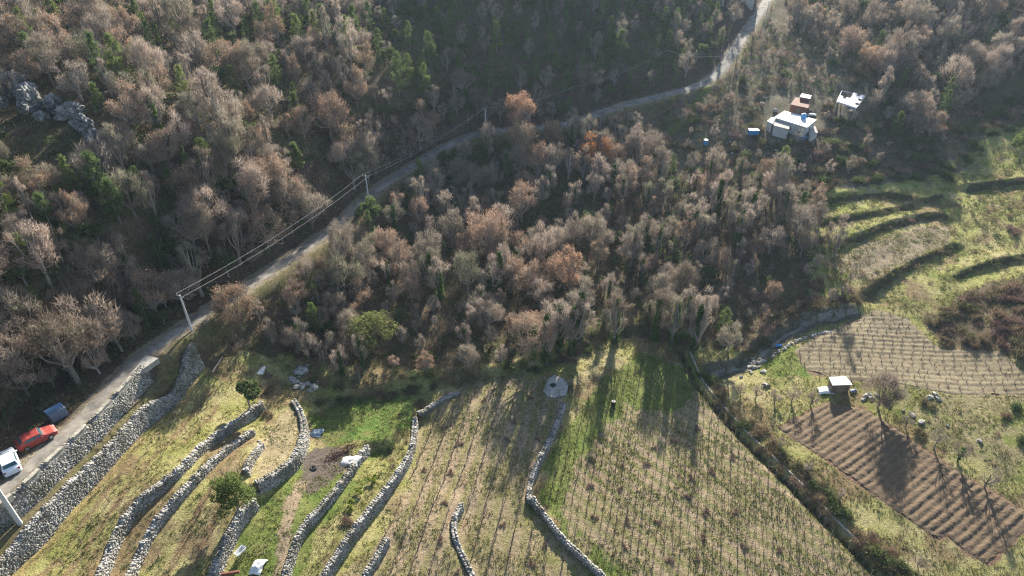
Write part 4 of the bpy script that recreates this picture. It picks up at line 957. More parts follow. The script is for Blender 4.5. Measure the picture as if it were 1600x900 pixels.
shrubs([(1240,440),(1320,430),(1335,478),(1240,494),(1180,530),(1150,480)], 1.7, 23, (('shrub', .5), ('redshrub', .5)), .6, 1.3)
shrubs([(1440,290),(1600,180),(1750,200),(1750,420),(1560,420),(1500,380),(1470,330)], 3.4, 24, MX, .5, 1.1)
shrubs([(1280,320),(1300,300),(1480,285),(1600,230),(1700,230),(1700,420),(1560,480),(1440,450),(1340,470),(1310,400)], 2.3, 36, MX, .22, .7)
shrubs([(1390,650),(1440,620),(1520,640),(1700,620),(1700,790),(1560,730),(1450,690)], 2.6, 25, MX, .35, .9)
shrubs([(330,560),(400,540),(450,545),(520,570),(500,600),(430,590),(420,650),(395,640)], 2.0, 26, MX, .4, .9)
shrubs([(580,760),(610,700),(640,680),(645,700),(600,760),(540,840),(520,860)], 1.5, 27, MX, .35, .75)
shrubs([(500,600),(560,612),(650,590),(760,578),(850,556),(930,525),(1000,512),(1060,528),(1100,560),(1060,545),(1000,530),(930,545),(850,575),(760,592),(650,602),(560,625),(500,622)], 1.6, 28, MX, .5, 1.0)
shrubs([(1095,585),(1105,580),(1150,640),(1210,690),(1300,775),(1420,895),(1470,960),(1430,950),(1370,880),(1290,800),(1200,710),(1140,650)], 1.0, 29, (('shrub', .65), ('greenshrub', .35)), .55, 1.1)
shrubs([(205,625),(225,590),(290,565),(310,560),(280,600),(230,630)], 1.4, 30, (('greenshrub', .7), ('shrub', .3)), .4, .8)
for nm in ('t1','t2','t3','t4','t5','t6','bank','edge','terr'):
    r_ = np.random.RandomState(len(nm)); Pw = WD[nm][0]
    for q in Pw[::1]:
        if r_.uniform() < .95:
            x_, y_ = q[0]+r_.normal(0, .5), q[1]+r_.normal(0, .5); z_ = float(zg(x_, y_)[0]); a_, b_, t_ = project(x_, y_, z_); SHR.append(['greenshrub' if r_.uniform() < .3 else 'shrub', x_, y_, z_, r_.uniform(.3, .95), float(a_), float(b_), float(t_)])
shrubs([(895,640),(885,600),(910,580),(945,590),(940,640)], 1.4, 31, MX, .4, .8)
for nm in ('road','w2','w3','w4','w5','w8','w9','w12'):
    r_ = np.random.RandomState(len(nm)+9); Pw = WD[nm][0]
    for q in Pw:
        if r_.uniform() < .3:
            x_, y_ = q[0]+r_.uniform(.2, 1.4)*r_.choice([-1, 1]), q[1]+r_.normal(0, .4); z_ = float(zg(x_, y_)[0]); a_, b_, t_ = project(x_, y_, z_); SHR.append(['greenshrub' if r_.uniform() < .3 else 'shrub', x_, y_, z_, r_.uniform(.2, .45), float(a_), float(b_), float(t_)])
shrubs([(0,860),(150,700),(300,590),(420,640),(400,900),(0,920)], 3.2, 33, (('shrub', .7), ('greenshrub', .3)), .2, .5)
shrubs([(300,510),(400,448),(490,395),(560,340),(640,275),(760,218),(900,205),(900,222),(760,240),(660,290),(570,360),(500,410),(400,470),(310,530)], 1.3, 35, MX, .35, .9)
shrubs([(640,262),(560,300),(500,340),(300,480),(160,590),(100,640),(60,660),(160,560),(290,455),(430,370),(520,310),(600,262)], 1.8, 34, MX, .3, .9)
shrubs([(1300,330),(1280,320),(1320,380),(1370,450),(1330,460),(1290,400)], 2.2, 32, MX, .4, .9)
restS = place_group(SHR, {'shrub': ('shrub', 290), 'redshrub': ('shrub', 290), 'greenshrub': ('shrub', 290)})
# undergrowth under the trees, with whatever shrubs are beyond the nearest
UG = [list(q) for q in restS]
for poly, dist, seed in ((FA, 1.9, 51), (FB, 2.0, 52), (FC, 2.2, 53)):
    P = scatter(poly, dist, seed); px, py, t, z = pix(P); dr = near(P[:, 0], P[:, 1], ROADX)[0]; r = np.random.RandomState(seed)
    for i in range(len(P)):
        if dr[i] < 3 or any(a < px[i] < c and b < py[i] < d for a, b, c, d in EXCL_PX): continue
        UG.append([('shrub' if r.uniform() < .58 else 'greenshrub'), P[i, 0], P[i, 1], z[i], r.uniform(.6, 1.7), px[i], py[i], t[i]])
def lshrub(seed, mi, n=110, w=2.0):
    V, F, v = mk_shrub(seed, None, n, 1.1, 1.2); V = V.copy(); return V, F, v, np.full(len(F), mi)
def lshrub2(seed, mi, n):
    rng = np.random.RandomState(seed); P = rng.normal(0, .5, (n, 3))*np.array([1, 1, .5]); P[:, 2] = np.abs(P[:, 2])+.1
    V, F = leaf_cloud(P, .13, rng); return V, np.r_[F[:, [0,1,2]], F[:, [0,2,3]]], np.clip(rng.normal(.5, .3, 2*n), 0, 1), np.full(2*n, mi)
libs = {'shrub': [lshrub(800+i, 0) for i in range(4)], 'greenshrub': [lshrub2(810+i, 1, 90) for i in range(3)], 'redshrub': [lshrub(805, 2)]}
mass("undergrowth", UG, libs, "low tangled undergrowth and brambles under the bare wood", "undergrowth", mats=[M['shrub'], M['green'], M['redshrub']])
# grass tufts over the open ground
def tufts(n, seed):
    rng = np.random.RandomState(seed); lo = np.array([-70, 38]); hi = np.array([125, 175]); c = rng.uniform(lo, hi, (n, 2))
    px, py, t, z = pix(c); wood = inside(c[:, 0], c[:, 1], poly_w(FB)[:, :2])
    ok = (px > -40) & (px < 1640) & (py < 950) & ((inside(c[:, 0], c[:, 1], VALLEY)) | (near(c[:, 0], c[:, 1], ROADX)[0] < 6)) & ~wood & ~inside(c[:, 0], c[:, 1], PLO) & (near(c[:, 0], c[:, 1], ROADX)[0] > 1.9)
    ok &= fbm(c[:, 0], c[:, 1], 2.5, 3, 61)+rng.uniform(-.15, .15, n) > .47
    ok &= ~inside(c[:, 0], c[:, 1], VUP) | (rng.uniform(size=n) < .12)
    ok &= near(c[:, 0], c[:, 1], TRACKW)[0] > 1.0
    for nm in WL: ok &= near(c[:, 0], c[:, 1], WD[nm][0])[0] > .9
    c = c[ok]; z = z[ok]; m = len(c); K = 4
    P = np.repeat(np.c_[c, z-.03], K, 0)+rng.normal(0, .09, (m*K, 3))*np.array([1, 1, 0]); D = unit(rng.normal(0, .55, (m*K, 3))+np.array([0, 0, 1.]))
    s = np.repeat(rng.uniform(.5, 1.3, m), K); V, F = tri_cloud(P, D, .24*s, .09*s, rng)
    tn = np.repeat(np.clip(fbm(c[:, 0], c[:, 1], 7, 3, 62)*1.4-.2+rng.normal(0, .12, m), 0, .99), K)
    tag(mesh_np("grass", V, F, M['tuft'], attrs={"vary": ('FACE', np.clip(rng.normal(.5, .2, m*K), 0, 1)), "tint": ('FACE', tn)}), "short winter grass and weeds over the terraces and vineyards", "grass", kind='stuff')
    print("tufts", m)
tufts(420000, 9)
# ---------------------------------------------------------------- power poles and cables
def wz(p, h): return np.array([p[0], p[1], p[2]+h])
POLE = {}
def pole(key, px, py, top_y, rad, lab, arm=1.5, armdir=None, wood=False, H=None):
    p = at(px, py)
    if H is None:
        lo, hi = 2, 16
        for _ in range(30):
            m = (lo+hi)/2; y = project(p[0], p[1], p[2]+m)[1]
            if y > top_y: lo = m
            else: hi = m
        H = lo
    e = empty("power_pole", tuple(p), 0, lab, "power pole", "power poles along the road")
    mb = MB(); mb.tube([(0,0,-.6),(0,0,H*.5),(0,0,H)], [rad, rad*.85, rad*.65], 8); mb.build("pole", M['stick'] if wood else M['pole'], e)
    if arm:
        a = armdir if armdir is not None else 0.3; u = np.array([math.cos(a), math.sin(a)]); hw = arm/2; mb = MB()
        mb.tube([(-u[0]*hw,-u[1]*hw,H-.25),(u[0]*hw,u[1]*hw,H-.25)], .06, 4); mb.build("crossarm", M['metal'], e)
        for s in (-1, 1):
            q = MB(); q.tube([(u[0]*hw*s*.92,u[1]*hw*s*.92,H-.2),(u[0]*hw*s*.92,u[1]*hw*s*.92,H+.02)], [.07, .05], 6); q.build("insulator", M['metal'], e)
        POLE[key] = [np.array([p[0]+u[0]*hw*s*.92, p[1]+u[1]*hw*s*.92, p[2]+H+.02]) for s in (-1, 1)]
    else:
        q = MB(); q.tube([(0,0,H-.02),(0,0,H+.14)], [.06, .04], 6); q.build("insulator", M['metal'], e)
        POLE[key] = [np.array([p[0], p[1], p[2]+H+.1])]*2
def cable(a, b, lab, sag=.8, r=.012):
    mb = MB(); n = 14; c = (a+b)/2
    mb.tube([tuple(a*(1-t)+b*t-c-np.array([0, 0, sag*4*t*(1-t)])) for t in np.linspace(0, 1, n)], r, 4)
    tag(mb.build("power_cable", M['wire'], loc=tuple(c)), lab, "cable", "power cables along the road")
pole("p1", 300, 517, 461, .17, "pale power pole with crossarm, nearest one to the parked cars along the road", 1.5, -.5)
pole("p2", 577, 318, 274, .17, "pale power pole beside the dark green roadside tree", 1.5, -.5)
pole("p3", 759, 216, 169, .16, "tall pale pole left of the lone salmon-leaved tree", 0)
pole("p4", 891, 184, 137, .11, "brown wooden pole in shade above the road, right of the salmon-leaved tree", 0, wood=True)
pole("p5", 1037, 118, 79, .11, "dark wooden pole at the left end of the far cable", 0, wood=True)
pole("p6", 1146, 122, 84, .11, "dark wooden pole beside the far road bend", 0, wood=True)
pole("p7", 1192, 52, 2, .12, "pole at the top of the far road", 0)
pole("p8", 1357, 32, 5, .14, "pale pole with crossarm in the far upper right wood", 1.6, .2)
pole("p10", 1482, 140, 100, .10, "thin wooden pole in the dark wood of the upper right", 0, wood=True)
pole("p9", 31, 818, 0, .26, "thick concrete pole cut by the left edge, below the roadside wall", 1.5, -.5, H=9.0)
for a, b, t, sg in (("p1","p2","first and second power poles",1.0),("p2","p3","second power pole and the tall pale one",1.0)):
    cable(POLE[a][0], POLE[b][0], f"upper pale power cable between the {t}", sg); cable(POLE[a][1], POLE[b][1], f"lower pale power cable between the {t}", sg)
cable(POLE["p5"][0], POLE["p6"][0]+np.array([0,0,0.]), "pale sagging cable crossing the wood to the far road bend", 1.2, .022)
cable(POLE["p4"][0], POLE["p5"][0], "thin cable along the shaded slope between wooden poles", 1.2)
cable(POLE["p3"][0], POLE["p4"][0], "thin cable from the tall pale pole into the shade", 1.0, .015)
# ---------------------------------------------------------------- cars
def car(px, py, hx, hy, paint, lab, hatch=True, L=4.1, W=1.72, H=1.45):
    p = at(px, py); q = at(px+hx, py+hy); ang = math.atan2(q[1]-p[1], q[0]-p[0])
    e = empty("parked_car", (p[0], p[1], p[2]+.02), ang, lab, "car", "cars parked beside the road")
    def loft(secs, name, mat, par, bev=.0):
        V = []; F = []
        for x, hw0, z0, hw1, z1 in secs: V += [(x,-hw0,z0),(x,hw0,z0),(x,hw1,z1),(x,-hw1,z1)]
        n = len(secs)
        for i in range(n-1):
            for k in range(4): F.append((i*4+k, i*4+(k+1)%4, (i+1)*4+(k+1)%4, (i+1)*4+k))
        F += [(3,2,1,0), (n*4-4,n*4-3,n*4-2,n*4-1)]
        mb = MB(); mb.add(V, F); return mb.build(name, mat, par, bevel=bev)
    h = W/2; x0, x1 = -L/2, L/2
    body = loft([(x0, h*.82, .35, h*.78, .72),(x0+.12, h*.95, .24, h*.90, .90),(x0+.5, h, .22, h*.95, .95),(-.1, h, .22, h*.96, .93),(x1-1.15, h, .22, h*.95, .92),(x1-.35, h*.97, .24, h*.88, .78),(x1-.08, h*.86, .28, h*.8, .64),(x1, h*.72, .36, h*.7, .56)], "body", paint, e, .05)
    rb = x0+.35 if hatch else x0+.75; fb = x1-1.15
    cab = loft([(rb, h*.88, .92, h*.86, .96),(rb+.32, h*.90, .92, h*.74, H-.08),(rb+.8, h*.92, .92, h*.74, H),(.35, h*.92, .92, h*.73, H-.02),(fb-.15, h*.90, .9, h*.84, 1.02),(fb+.05, h*.86, .9, h*.84, .94)], "roof", paint, e, .03)
    def quad(name, pts, mat, par):
        n = (Vector(pts[1])-Vector(pts[0])).cross(Vector(pts[3])-Vector(pts[0])).normalized(); o = n*.012; vs = [Vector(v)+o for v in pts]+[Vector(v)-o for v in pts]
        mb = MB(); mb.add(vs, [(0,1,2,3),(7,6,5,4),(0,4,5,1),(1,5,6,2),(2,6,7,3),(3,7,4,0)]); return mb.build(name, mat, par)
    quad("windscreen", [(fb-.17,-h*.78,1.045),(fb-.17,h*.78,1.045),(.44,h*.68,H-.03),(.44,-h*.68,H-.03)], M['glass'], e)
    quad("rear_window", [(rb+.05,-h*.74,1.03),(rb+.29,-h*.66,H-.10),(rb+.29,h*.66,H-.10),(rb+.05,h*.74,1.03)], M['glass'], e)
    for s in (-1, 1):
        quad("side_window", [(rb+.45, s*h*.905, .99),(-.05, s*h*.905, .99),(-.05, s*h*.775, H-.12),(rb+.62, s*h*.775, H-.12)], M['glass'], e)
        quad("side_window", [(.05, s*h*.905, .99),(fb-.45, s*h*.905, .99),(.40, s*h*.775, H-.12),(.05, s*h*.775, H-.12)], M['glass'], e)
        mb = MB(); mb.box((fb-.35, s*(h+.10), .98), (.12, .2, .14)); mb.build("wing_mirror", paint, e, bevel=.02)
        mb = MB(); mb.box((x1-.13, s*h*.62, .60), (.16, .32, .13)); mb.build("headlight", M['lamp'], e, bevel=.02)
        mb = MB(); mb.box((x0+.06, s*h*.74, .75), (.10, .22, .22)); mb.build("tail_light", M['redlamp'], e, bevel=.02)
        for x in (x0+.75, x1-.8):
            mb = MB(); mb.tube([(x, s*(h-.20), .31),(x, s*(h+.015), .31)], .31, 16); w_ = mb.build("wheel", M['rubber'], e)
            mb = MB(); mb.tube([(x, s*(h-.02), .31),(x, s*(h+.03), .31)], .19, 10); mb.build("rim", M['metal'], w_)
    mb = MB(); mb.box((x0+.0, 0, .40), (.10, W*.86, .18)); mb.build("bumper", M['black'] if paint is M['carred'] else paint, e, bevel=.03)
    mb = MB(); mb.box((x0-.05, 0, .62), (.03, .5, .11)); mb.build("number_plate", M['white'], e)
    return e
car(17, 726, -11, -30, M['carwhite'], "white hatchback parked at the left edge beside the road")
car(60, 689, 40, -17, M['carred'], "faded red car parked beside the road behind the white one", L=4.0, H=1.36)
# ---------------------------------------------------------------- bin
p = at(92, 652); q = at(104, 646); e = empty("metal_bin", tuple(p), math.atan2(q[1]-p[1], q[0]-p[0]), "blue-grey ribbed metal bin in the shade uphill of the red car", "bin")
mb = MB(); mb.box((0,0,.62), (1.75,1.2,1.15), taper=1.06); 
for k in range(7): mb.box((-.78+k*.26, -.64, .62), (.06,.05,1.05))
mb.build("body", M['steelblue'], e, bevel=.02)
for s in (0, 1):
    mb = MB(); mb.box((0, -.33+.66*s, 1.27+.05*s), (1.85,.64,.07), tilt=None)
    for k in range(6): mb.box((-.75+k*.3, -.33+.66*s, 1.325+.05*s), (.07,.6,.04))
    mb.build("lid", M['lightblue'] if s else M['steelblue'], e)
for x in (-.7, .7):
    for y in (-.45, .45):
        mb = MB(); mb.tube([(x, y-.04, .08),(x, y+.04, .08)], .08, 8); mb.build("wheel", M['rubber'], e)
# ---------------------------------------------------------------- buildings
def roofpts(px, h, zb): return np.array([solve(lambda x, y: np.full(np.shape(x), zb+h), a, b)[0] for a, b in px])
def ccw(P): 
    ar = sum(P[i,0]*P[(i+1)%len(P),1]-P[(i+1)%len(P),0]*P[i,1] for i in range(len(P))); return P if ar > 0 else P[::-1]
def prism(mb, P, z0, z1, shrink=0.0):
    c = P[:, :2].mean(0); Q = c+(P[:, :2]-c)*(1-shrink); n = len(Q)
    mb.add([(x, y, z0) for x, y in Q]+[(x, y, z1) for x, y in Q], [tuple(range(n))[::-1], tuple(range(n, 2*n))]+[(i, (i+1)%n, (i+1)%n+n, i+n) for i in range(n)])
def house(name, px, h, gpx, wall, roof, lab, cat="house", rt=.18, over=.06, openings=(), slope=0.0):
    g = at(*gpx); zb = g[2]; P = ccw(roofpts(px, h, zb)); c = P.mean(0); L = P-c; L[:, 2] = 0
    e = empty(name, (c[0], c[1], zb), 0, lab, cat); mb = MB(); prism(mb, L, -2.5, h-rt, over); mb.build("wall", wall, e)
    mb = MB(); n = len(L); zt = h+slope*(L[:, 1]/max(1, np.abs(L[:, 1]).max()))
    mb.add([(x, y, z-rt) for (x, y, _), z in zip(L, zt)]+[(x, y, z) for (x, y, _), z in zip(L, zt)], [tuple(range(n))[::-1], tuple(range(n, 2*n))]+[(i, (i+1)%n, (i+1)%n+n, i+n) for i in range(n)])
    r = mb.build("roof", roof, e)
    Q = L[:, :2]*(1-over)
    for (k, t, wd, z0, z1, kind) in openings:     # on edge k at fraction t
        a, b = Q[k%n], Q[(k+1)%n]; u = (b-a)/np.linalg.norm(b-a); nn = np.array([u[1], -u[0]]); m = a+(b-a)*t
        mb = MB(); mb.box((m[0]+nn[0]*.02, m[1]+nn[1]*.02, (z0+z1)/2), (wd, .06, z1-z0), rz=math.atan2(u[1], u[0])); f = mb.build(kind, M['timber'] if kind == "door" else M['whitewall'], e)
        if kind == "window":
            mb = MB(); mb.box((m[0]+nn[0]*.04, m[1]+nn[1]*.04, (z0+z1)/2), (wd*.8, .06, (z1-z0)*.8), rz=math.atan2(u[1], u[0])); mb.build("pane", M['glass'], f)
    return e, L
def nearedges(px, h, gpx):
    g = at(*gpx); P = ccw(roofpts(px, h, g[2])); out = []
    for k in range(len(P)):
        u = P[(k+1)%len(P)]-P[k]; nn = np.array([u[1], -u[0]]); m = (P[k]+P[(k+1)%len(P)])/2
        if nn @ (-m[:2]) > 0: out.append((float(np.hypot(*u[:2])), k))
    return [k for l, k in sorted(out, reverse=True)]
HP = [(1210,183),(1226,173),(1276,187),(1261,199)]; ne = nearedges(HP, 3.0, (1240,216))
E_H, L_H = house("white_house", HP, 3.0, (1240,216), M['whitewall'], M['white'], "flat white-roofed house on the rough slope below the far road", openings=[(ne[0], .25, .9, .0, 2.0, "door"), (ne[0], .5, 1.0, 1.0, 2.0, "window"), (ne[0], .8, 1.0, 1.0, 2.0, "window")]+([(ne[1], .5, .9, 1.0, 2.0, "window")] if len(ne) > 1 else []))
house("lean_to_shed", [(1208,187),(1211,184),(1235,192),(1233,202),(1209,196)], 2.3, (1221,212), M['whitewall'], M['concrete'], "grey lean-to with flat roof in front of the white-roofed house", "shed", slope=0)
house("small_annex", [(1199,189),(1206,183),(1212,184),(1207,193)], 2.1, (1204,202), M['whitewall'], M['white'], "tiny white-roofed annex at the left end of the white-roofed house", "annex")
house("terrace_annex", [(1262,200),(1274,197),(1278,207),(1266,214)], 1.6, (1270,222), M['whitewall'], M['concrete'], "pale walled terrace at the right end of the white-roofed house", "terrace")
house("rusty_shed", [(1235,163),(1243,152),(1266,154),(1263,169)], 2.6, (1250,182), M['brick'], M['rust'], "brown sheet-roofed brick shed behind the white-roofed house", "shed", openings=[(nearedges([(1235,163),(1243,152),(1266,154),(1263,169)], 2.6, (1250,182))[0], .5, 1.0, 0, 1.9, "door")])
house("white_roofed_shed", [(1250,151),(1253,146),(1268,149),(1266,154)], 2.9, (1259,172), M['brick'], M['white'], "small white-roofed shed against the brown sheet-roofed one", "shed")
# roofless frame
fr = [(1308,158),(1316,140),(1352,149),(1338,168)]; g = at(1330,184); P = ccw(roofpts(fr, 3.0, g[2])); c = P.mean(0); L = (P-c)[:, :2]
e = empty("unfinished_building", (c[0], c[1], g[2]), 0, "unfinished concrete frame with white slab full of gaps right of the house", "building")
k0 = int(np.argmin([project(*q)[0] for q in P])); 
def bil(u, v): a, b, d_, f_ = [L[(k0+i)%4] for i in range(4)]; return a*(1-u)*(1-v)+b*u*(1-v)+d_*u*v+f_*(1-u)*v
rg = np.random.RandomState(8); mb = MB()
for i in range(6):
    for j in range(6):
        if (i <= 2 and j >= 3) or rg.uniform() < .13: continue
        Q = np.array([bil((i+a)/6, (j+b)/6) for a, b in ((0,0),(1,0),(1,1),(0,1))]); Q = ccw(np.c_[Q, np.zeros(4)])
        prism(mb, Q, 2.85+.002*i, 3.0+.002*j)
mb.build("roof", M['white'], e)
for (a, b) in (((0,0),(1,0)),((1,0),(1,1)),((1,1),(0,1)),((0,1),(0,0)),((.5,0),(.5,1)),((0,.5),(1,.5))):
    A, B = bil(*a), bil(*b); mb = MB(); mb.tube([(A[0],A[1],2.72),(B[0],B[1],2.72)], .10, 4); mb.build("beam", M['white'], e)
for u in (0.02, .5, .98):
    for v in (.02, .98):
        A = bil(u, v); mb = MB(); mb.tube([(A[0],A[1],-2),(A[0],A[1],2.7)], .14, 4); mb.build("column", M['whitewall'], e)
for a, b, hh in (((0,0),(0,1),1.6),((0,1),(1,1),1.2)):
    A, B = bil(*a), bil(*b); u = (B-A)/np.linalg.norm(B-A); mb = MB(); mb.box(((A[0]+B[0])/2,(A[1]+B[1])/2,hh/2-1), (np.linalg.norm(B-A)*.9,.16,hh+2), rz=math.atan2(u[1],u[0])); mb.build("wall", M['brick'], e)
# far building at the top edge
house("hillside_house", [(1088,-18),(1100,-34),(1142,-28),(1135,-12)], 5.0, (1116,22), M['whitewall'], M['rust'], "far white-walled building cut by the top edge left of the road", openings=[(nearedges([(1088,-18),(1100,-34),(1142,-28),(1135,-12)], 5.0, (1116,22))[0], t, .9, 1.2, 2.3, "window") for t in (.25, .5, .75)])
house("roadside_house", [(1150,-18),(1155,-32),(1186,-28),(1182,-14)], 5.0, (1168,12), M['whitewall'], M['white'], "second far pale building at the top edge beside the road")
# hut
HU = [(1295,589),(1322,588),(1332,601),(1301,602)]; ne = nearedges(HU, 1.7, (1313,616))
house("hut", HU, 1.7, (1313,616), M['stick'], M['white'], "small dark hut with a white sheet roof above the ploughed field", "hut", rt=.08, over=.12, openings=[(ne[0], .5, 1.2, .05, 1.4, "door")])
# ---------------------------------------------------------------- loose things
def lump(name, c, r, mat, lab=None, cat=None, grp=None, seed=1, sub=2, rough=.35, parent=None, flat=.7, sm=False):
    import bmesh
    bm = bmesh.new(); bmesh.ops.create_icosphere(bm, subdivisions=sub, radius=1.0); rg = np.random.RandomState(seed); o = rg.uniform(0, 99, 3); k = rg.normal(0, 1, (5, 3)); k /= np.linalg.norm(k, axis=1)[:, None]
    for v in bm.verts:
        n = v.co.normalized(); d = 1.0
        for q in k: d = min(d, (.62+.1*math.sin(q[0]*9))/max(.05, abs(n.x*q[0]+n.y*q[1]+n.z*q[2]))) if (n.x*q[0]+n.y*q[1]+n.z*q[2]) > 0 else d
        nz = abs(float(fbm(np.array([n.x*2.2+o[0]+n.z*1.3]), np.array([n.y*2.2+o[1]-n.z*1.7]), 1.0, 4, seed)[0])-.5)*2; nz2 = abs(float(fbm(np.array([n.x*6+o[2]+n.z*4]), np.array([n.y*6-n.z*5]), 1.0, 3, seed)[0])-.5)*2
        v.co = n*d*(1.15-rough*nz*1.6-rough*.9*nz2); v.co.x *= r[0]; v.co.y *= r[1]; v.co.z *= r[2]
    me = bpy.data.meshes.new(name); bm.to_mesh(me); bm.free(); me.materials.append(mat)
    at_ = me.attributes.new("vary", 'FLOAT', 'FACE'); at_.data.foreach_set("value", rg.uniform(.2, 1, len(me.polygons)))
    ob = bpy.data.objects.new(name, me); COL.objects.link(ob); ob.location = c; ob.rotation_euler = (0, 0, rg.uniform(0, 3)) if not parent else (0, 0, 0)
    if parent: ob.parent = parent
    return tag(ob, lab, cat, grp)
CR = [((12,146),(5,2.6,2.0),"long grey limestone boulder at the left edge of the crag"),((42,152),(2.6,1.8,1.5),"small limestone boulder topping the crag"),((55,172),(3.2,2.0,2.6),"upright pale limestone block in the middle of the crag"),((66,190),(2.4,1.6,1.4),"low limestone boulder under the upright block"),
 ((88,172),(3.4,1.8,1.6),"limestone ledge leading right from the crag"),((112,185),(3.2,1.6,1.6),"narrow limestone ledge, middle of the crag's right arm"),((130,205),(2.6,1.8,2.0),"limestone block near the right end of the crag"),((144,222),(1.9,1.5,1.5),"last limestone block at the lower right end of the crag"),((190,285),(1.5,1.1,1.6),"lone limestone tooth below the crag"),((5,165),(1.6,1.4,1.2),"dark-sided limestone boulder at the left edge under the long one")]
for k, (pp, r, lb) in enumerate(CR):
    p = at(*pp); lump("limestone_boulder", (p[0], p[1], p[2]+.5*r[2]), (r[0]*.85, r[1]*.75, r[2]*1.0), M['rock'], lb, "boulder", "limestone crag", 31+k, 4, .5)
rg = np.random.RandomState(12)
def boulders(pts, smin, smax, lab, grp, seed, name="boulder"):
    src = None
    for k, (a, b) in enumerate(pts):
        p = at(a, b); s = rg.uniform(smin, smax)
        if src is None or k % 4 == 0: src = o = lump(name, tuple(p), (.9, .7, .55), M['stone'], None, None, None, seed+k, 2, .45)
        else: o = src.copy(); COL.objects.link(o)
        o.location = (p[0], p[1], p[2]+.12*s); o.rotation_euler = (0, 0, rg.uniform(0, 6.28)); o.scale = (s, s*rg.uniform(.7, 1.1), s*rg.uniform(.7, 1.1)); tag(o, lab, "boulder", grp)
ring = [(482+26*math.cos(t)*rg.uniform(.5, 1.15), 592+17*math.sin(t)*rg.uniform(.5, 1.2)) for t in np.linspace(.9, 4.6, 17)]
boulders(ring, .5, 1.1, "pale boulder of the collapsed stone ring at the head of the small green plot", "collapsed stone ring boulders", 60)
boulders([(rg.uniform(1170,1196), rg.uniform(560,584)) for _ in range(22)], .3, .7, "pinkish-white boulder in the rubble heap at the bend of the dirt track", "rubble heap boulders", 90)
boulders([(1205+t*95+rg.uniform(-3,3), 550-38*t-8*math.sin(t*3)+8) for t in np.linspace(0, 1, 26)], .35, .7, "pale boulder lining the field side of the dirt track", "track edge boulders", 120)
boulders([(1352,620),(1357,617),(1362,622),(1368,617),(1376,626),(1383,630),(1349,624),(1388,633)], .4, .7, "small boulder in the pile around the dense round bare tree", "boulders under the round bare tree", 150)
boulders([(1452,622),(1461,618),(1466,625),(1440,660),(1480,665),(1530,690),(1412,642),(1425,648),(1145,640),(1158,590),(1196,602)], .3, .9, "grey boulder scattered on the rough grass around the ploughed field", "scattered field boulders", 170)
boulders([(468,700),(474,712),(466,722),(420,745),(404,690),(398,716),(412,758),(407,770)], .3, .7, "boulder fallen from the curved low wall of the straw-coloured patch", "boulders by the straw-coloured patch", 190)
boulders([(rg.uniform(1205,1300), rg.uniform(160,300)) for _ in range(14)]+[(rg.uniform(1120,1200), rg.uniform(110,260)) for _ in range(14)], .4, .9, "grey boulder on the rough slope around the white-roofed house", "boulders on the rough slope", 210)
# stacked white slabs, pink beam
p = at(407, 584)
for k in range(3):
    mb = MB(); mb.box((0,0,.1), (.9-.1*k,.5,.16), rz=.3*k); tag(mb.build("stone_slab", M['white'], loc=(p[0]+.05*k, p[1]+.55*k, p[2]+.04), bevel=.02), ["white stone slab lying lowest of three above the ragged evergreen","middle one of three white slabs above the ragged evergreen","uppermost of three white slabs above the ragged evergreen"][k], "slab", "three white slabs")
a, b = at(333,586), at(350,566); mb = MB(); c = (a+b)/2; mb.tube([tuple(a-c+np.array([0,0,.5])), tuple(b-c+np.array([0,0,1.0]))], .11, 4); tag(mb.build("timber_beam", M['pinktimber'], loc=tuple(c)), "pinkish timber beam leaning beside the end of the second stone wall", "beam")
# cistern
cp = [(849,612),(855,596),(866,589),(880,594),(888,604),(884,619),(866,622),(855,620)]; P = ccw(np.array([at(*q) for q in cp])); c = P.mean(0); zt = P[:, 2].max()+.10; e = empty("cistern", (c[0], c[1], zt), 0, "concrete cistern slab with a dark square hatch at the top of the vineyard", "cistern")
mb = MB(); n = len(P); prism(mb, np.c_[P[:, :2]-c[:2], np.zeros(n)], -1.4, 0); mb.build("slab", M['concrete'], e)
hp = at(864, 604); mb = MB(); mb.box((hp[0]-c[0], hp[1]-c[1], .05), (.75,.75,.12), rz=.6); mb.build("hatch", M['dark'], e)
# small barrel on the vineyard edge
def barrel(px, py, mat, lab, r=.35, h=.9, cat="barrel"):
    p = at(px, py); e = empty("barrel", tuple(p), 0, lab, cat); mb = MB(); mb.tube([(0,0,0),(0,0,h*.25),(0,0,h*.5),(0,0,h*.75),(0,0,h)], [r*.92, r, r*1.03, r, r*.92], 14); mb.build("body", mat, e)
    mb = MB(); mb.tube([(0,0,h),(0,0,h+.04)], r*.8, 14); mb.build("lid", mat, e); return e
barrel(958, 634, M['black'], "black barrel standing at the top left of the large vineyard")
barrel(1102, 226, M['blue'], "blue barrel in the grass below the far road bend", .5, 1.2)
def crate(px, py, d, mat, lab, name="storage_box", cat="box", rz=0, dz=0):
    p = at(px, py); e = empty(name, (p[0], p[1], p[2]+dz), rz, lab, cat); mb = MB(); mb.box((0,0,d[2]/2), d); mb.build("body", mat, e, bevel=.03)
    mb = MB(); mb.box((0,0,d[2]+.04), (d[0]*1.05, d[1]*1.05, .08)); mb.build("lid", mat, e, bevel=.02); return e
crate(1176, 211, (2.2,1.3,1.3), M['blue'], "blue rectangular water box left of the white-roofed house", "water_tank", "tank")
e = crate(1255, 217, (1.6,1.1,.5), M['lightblue'], "light blue cover lying in front of the white-roofed house", "storage_box", "box", .4)
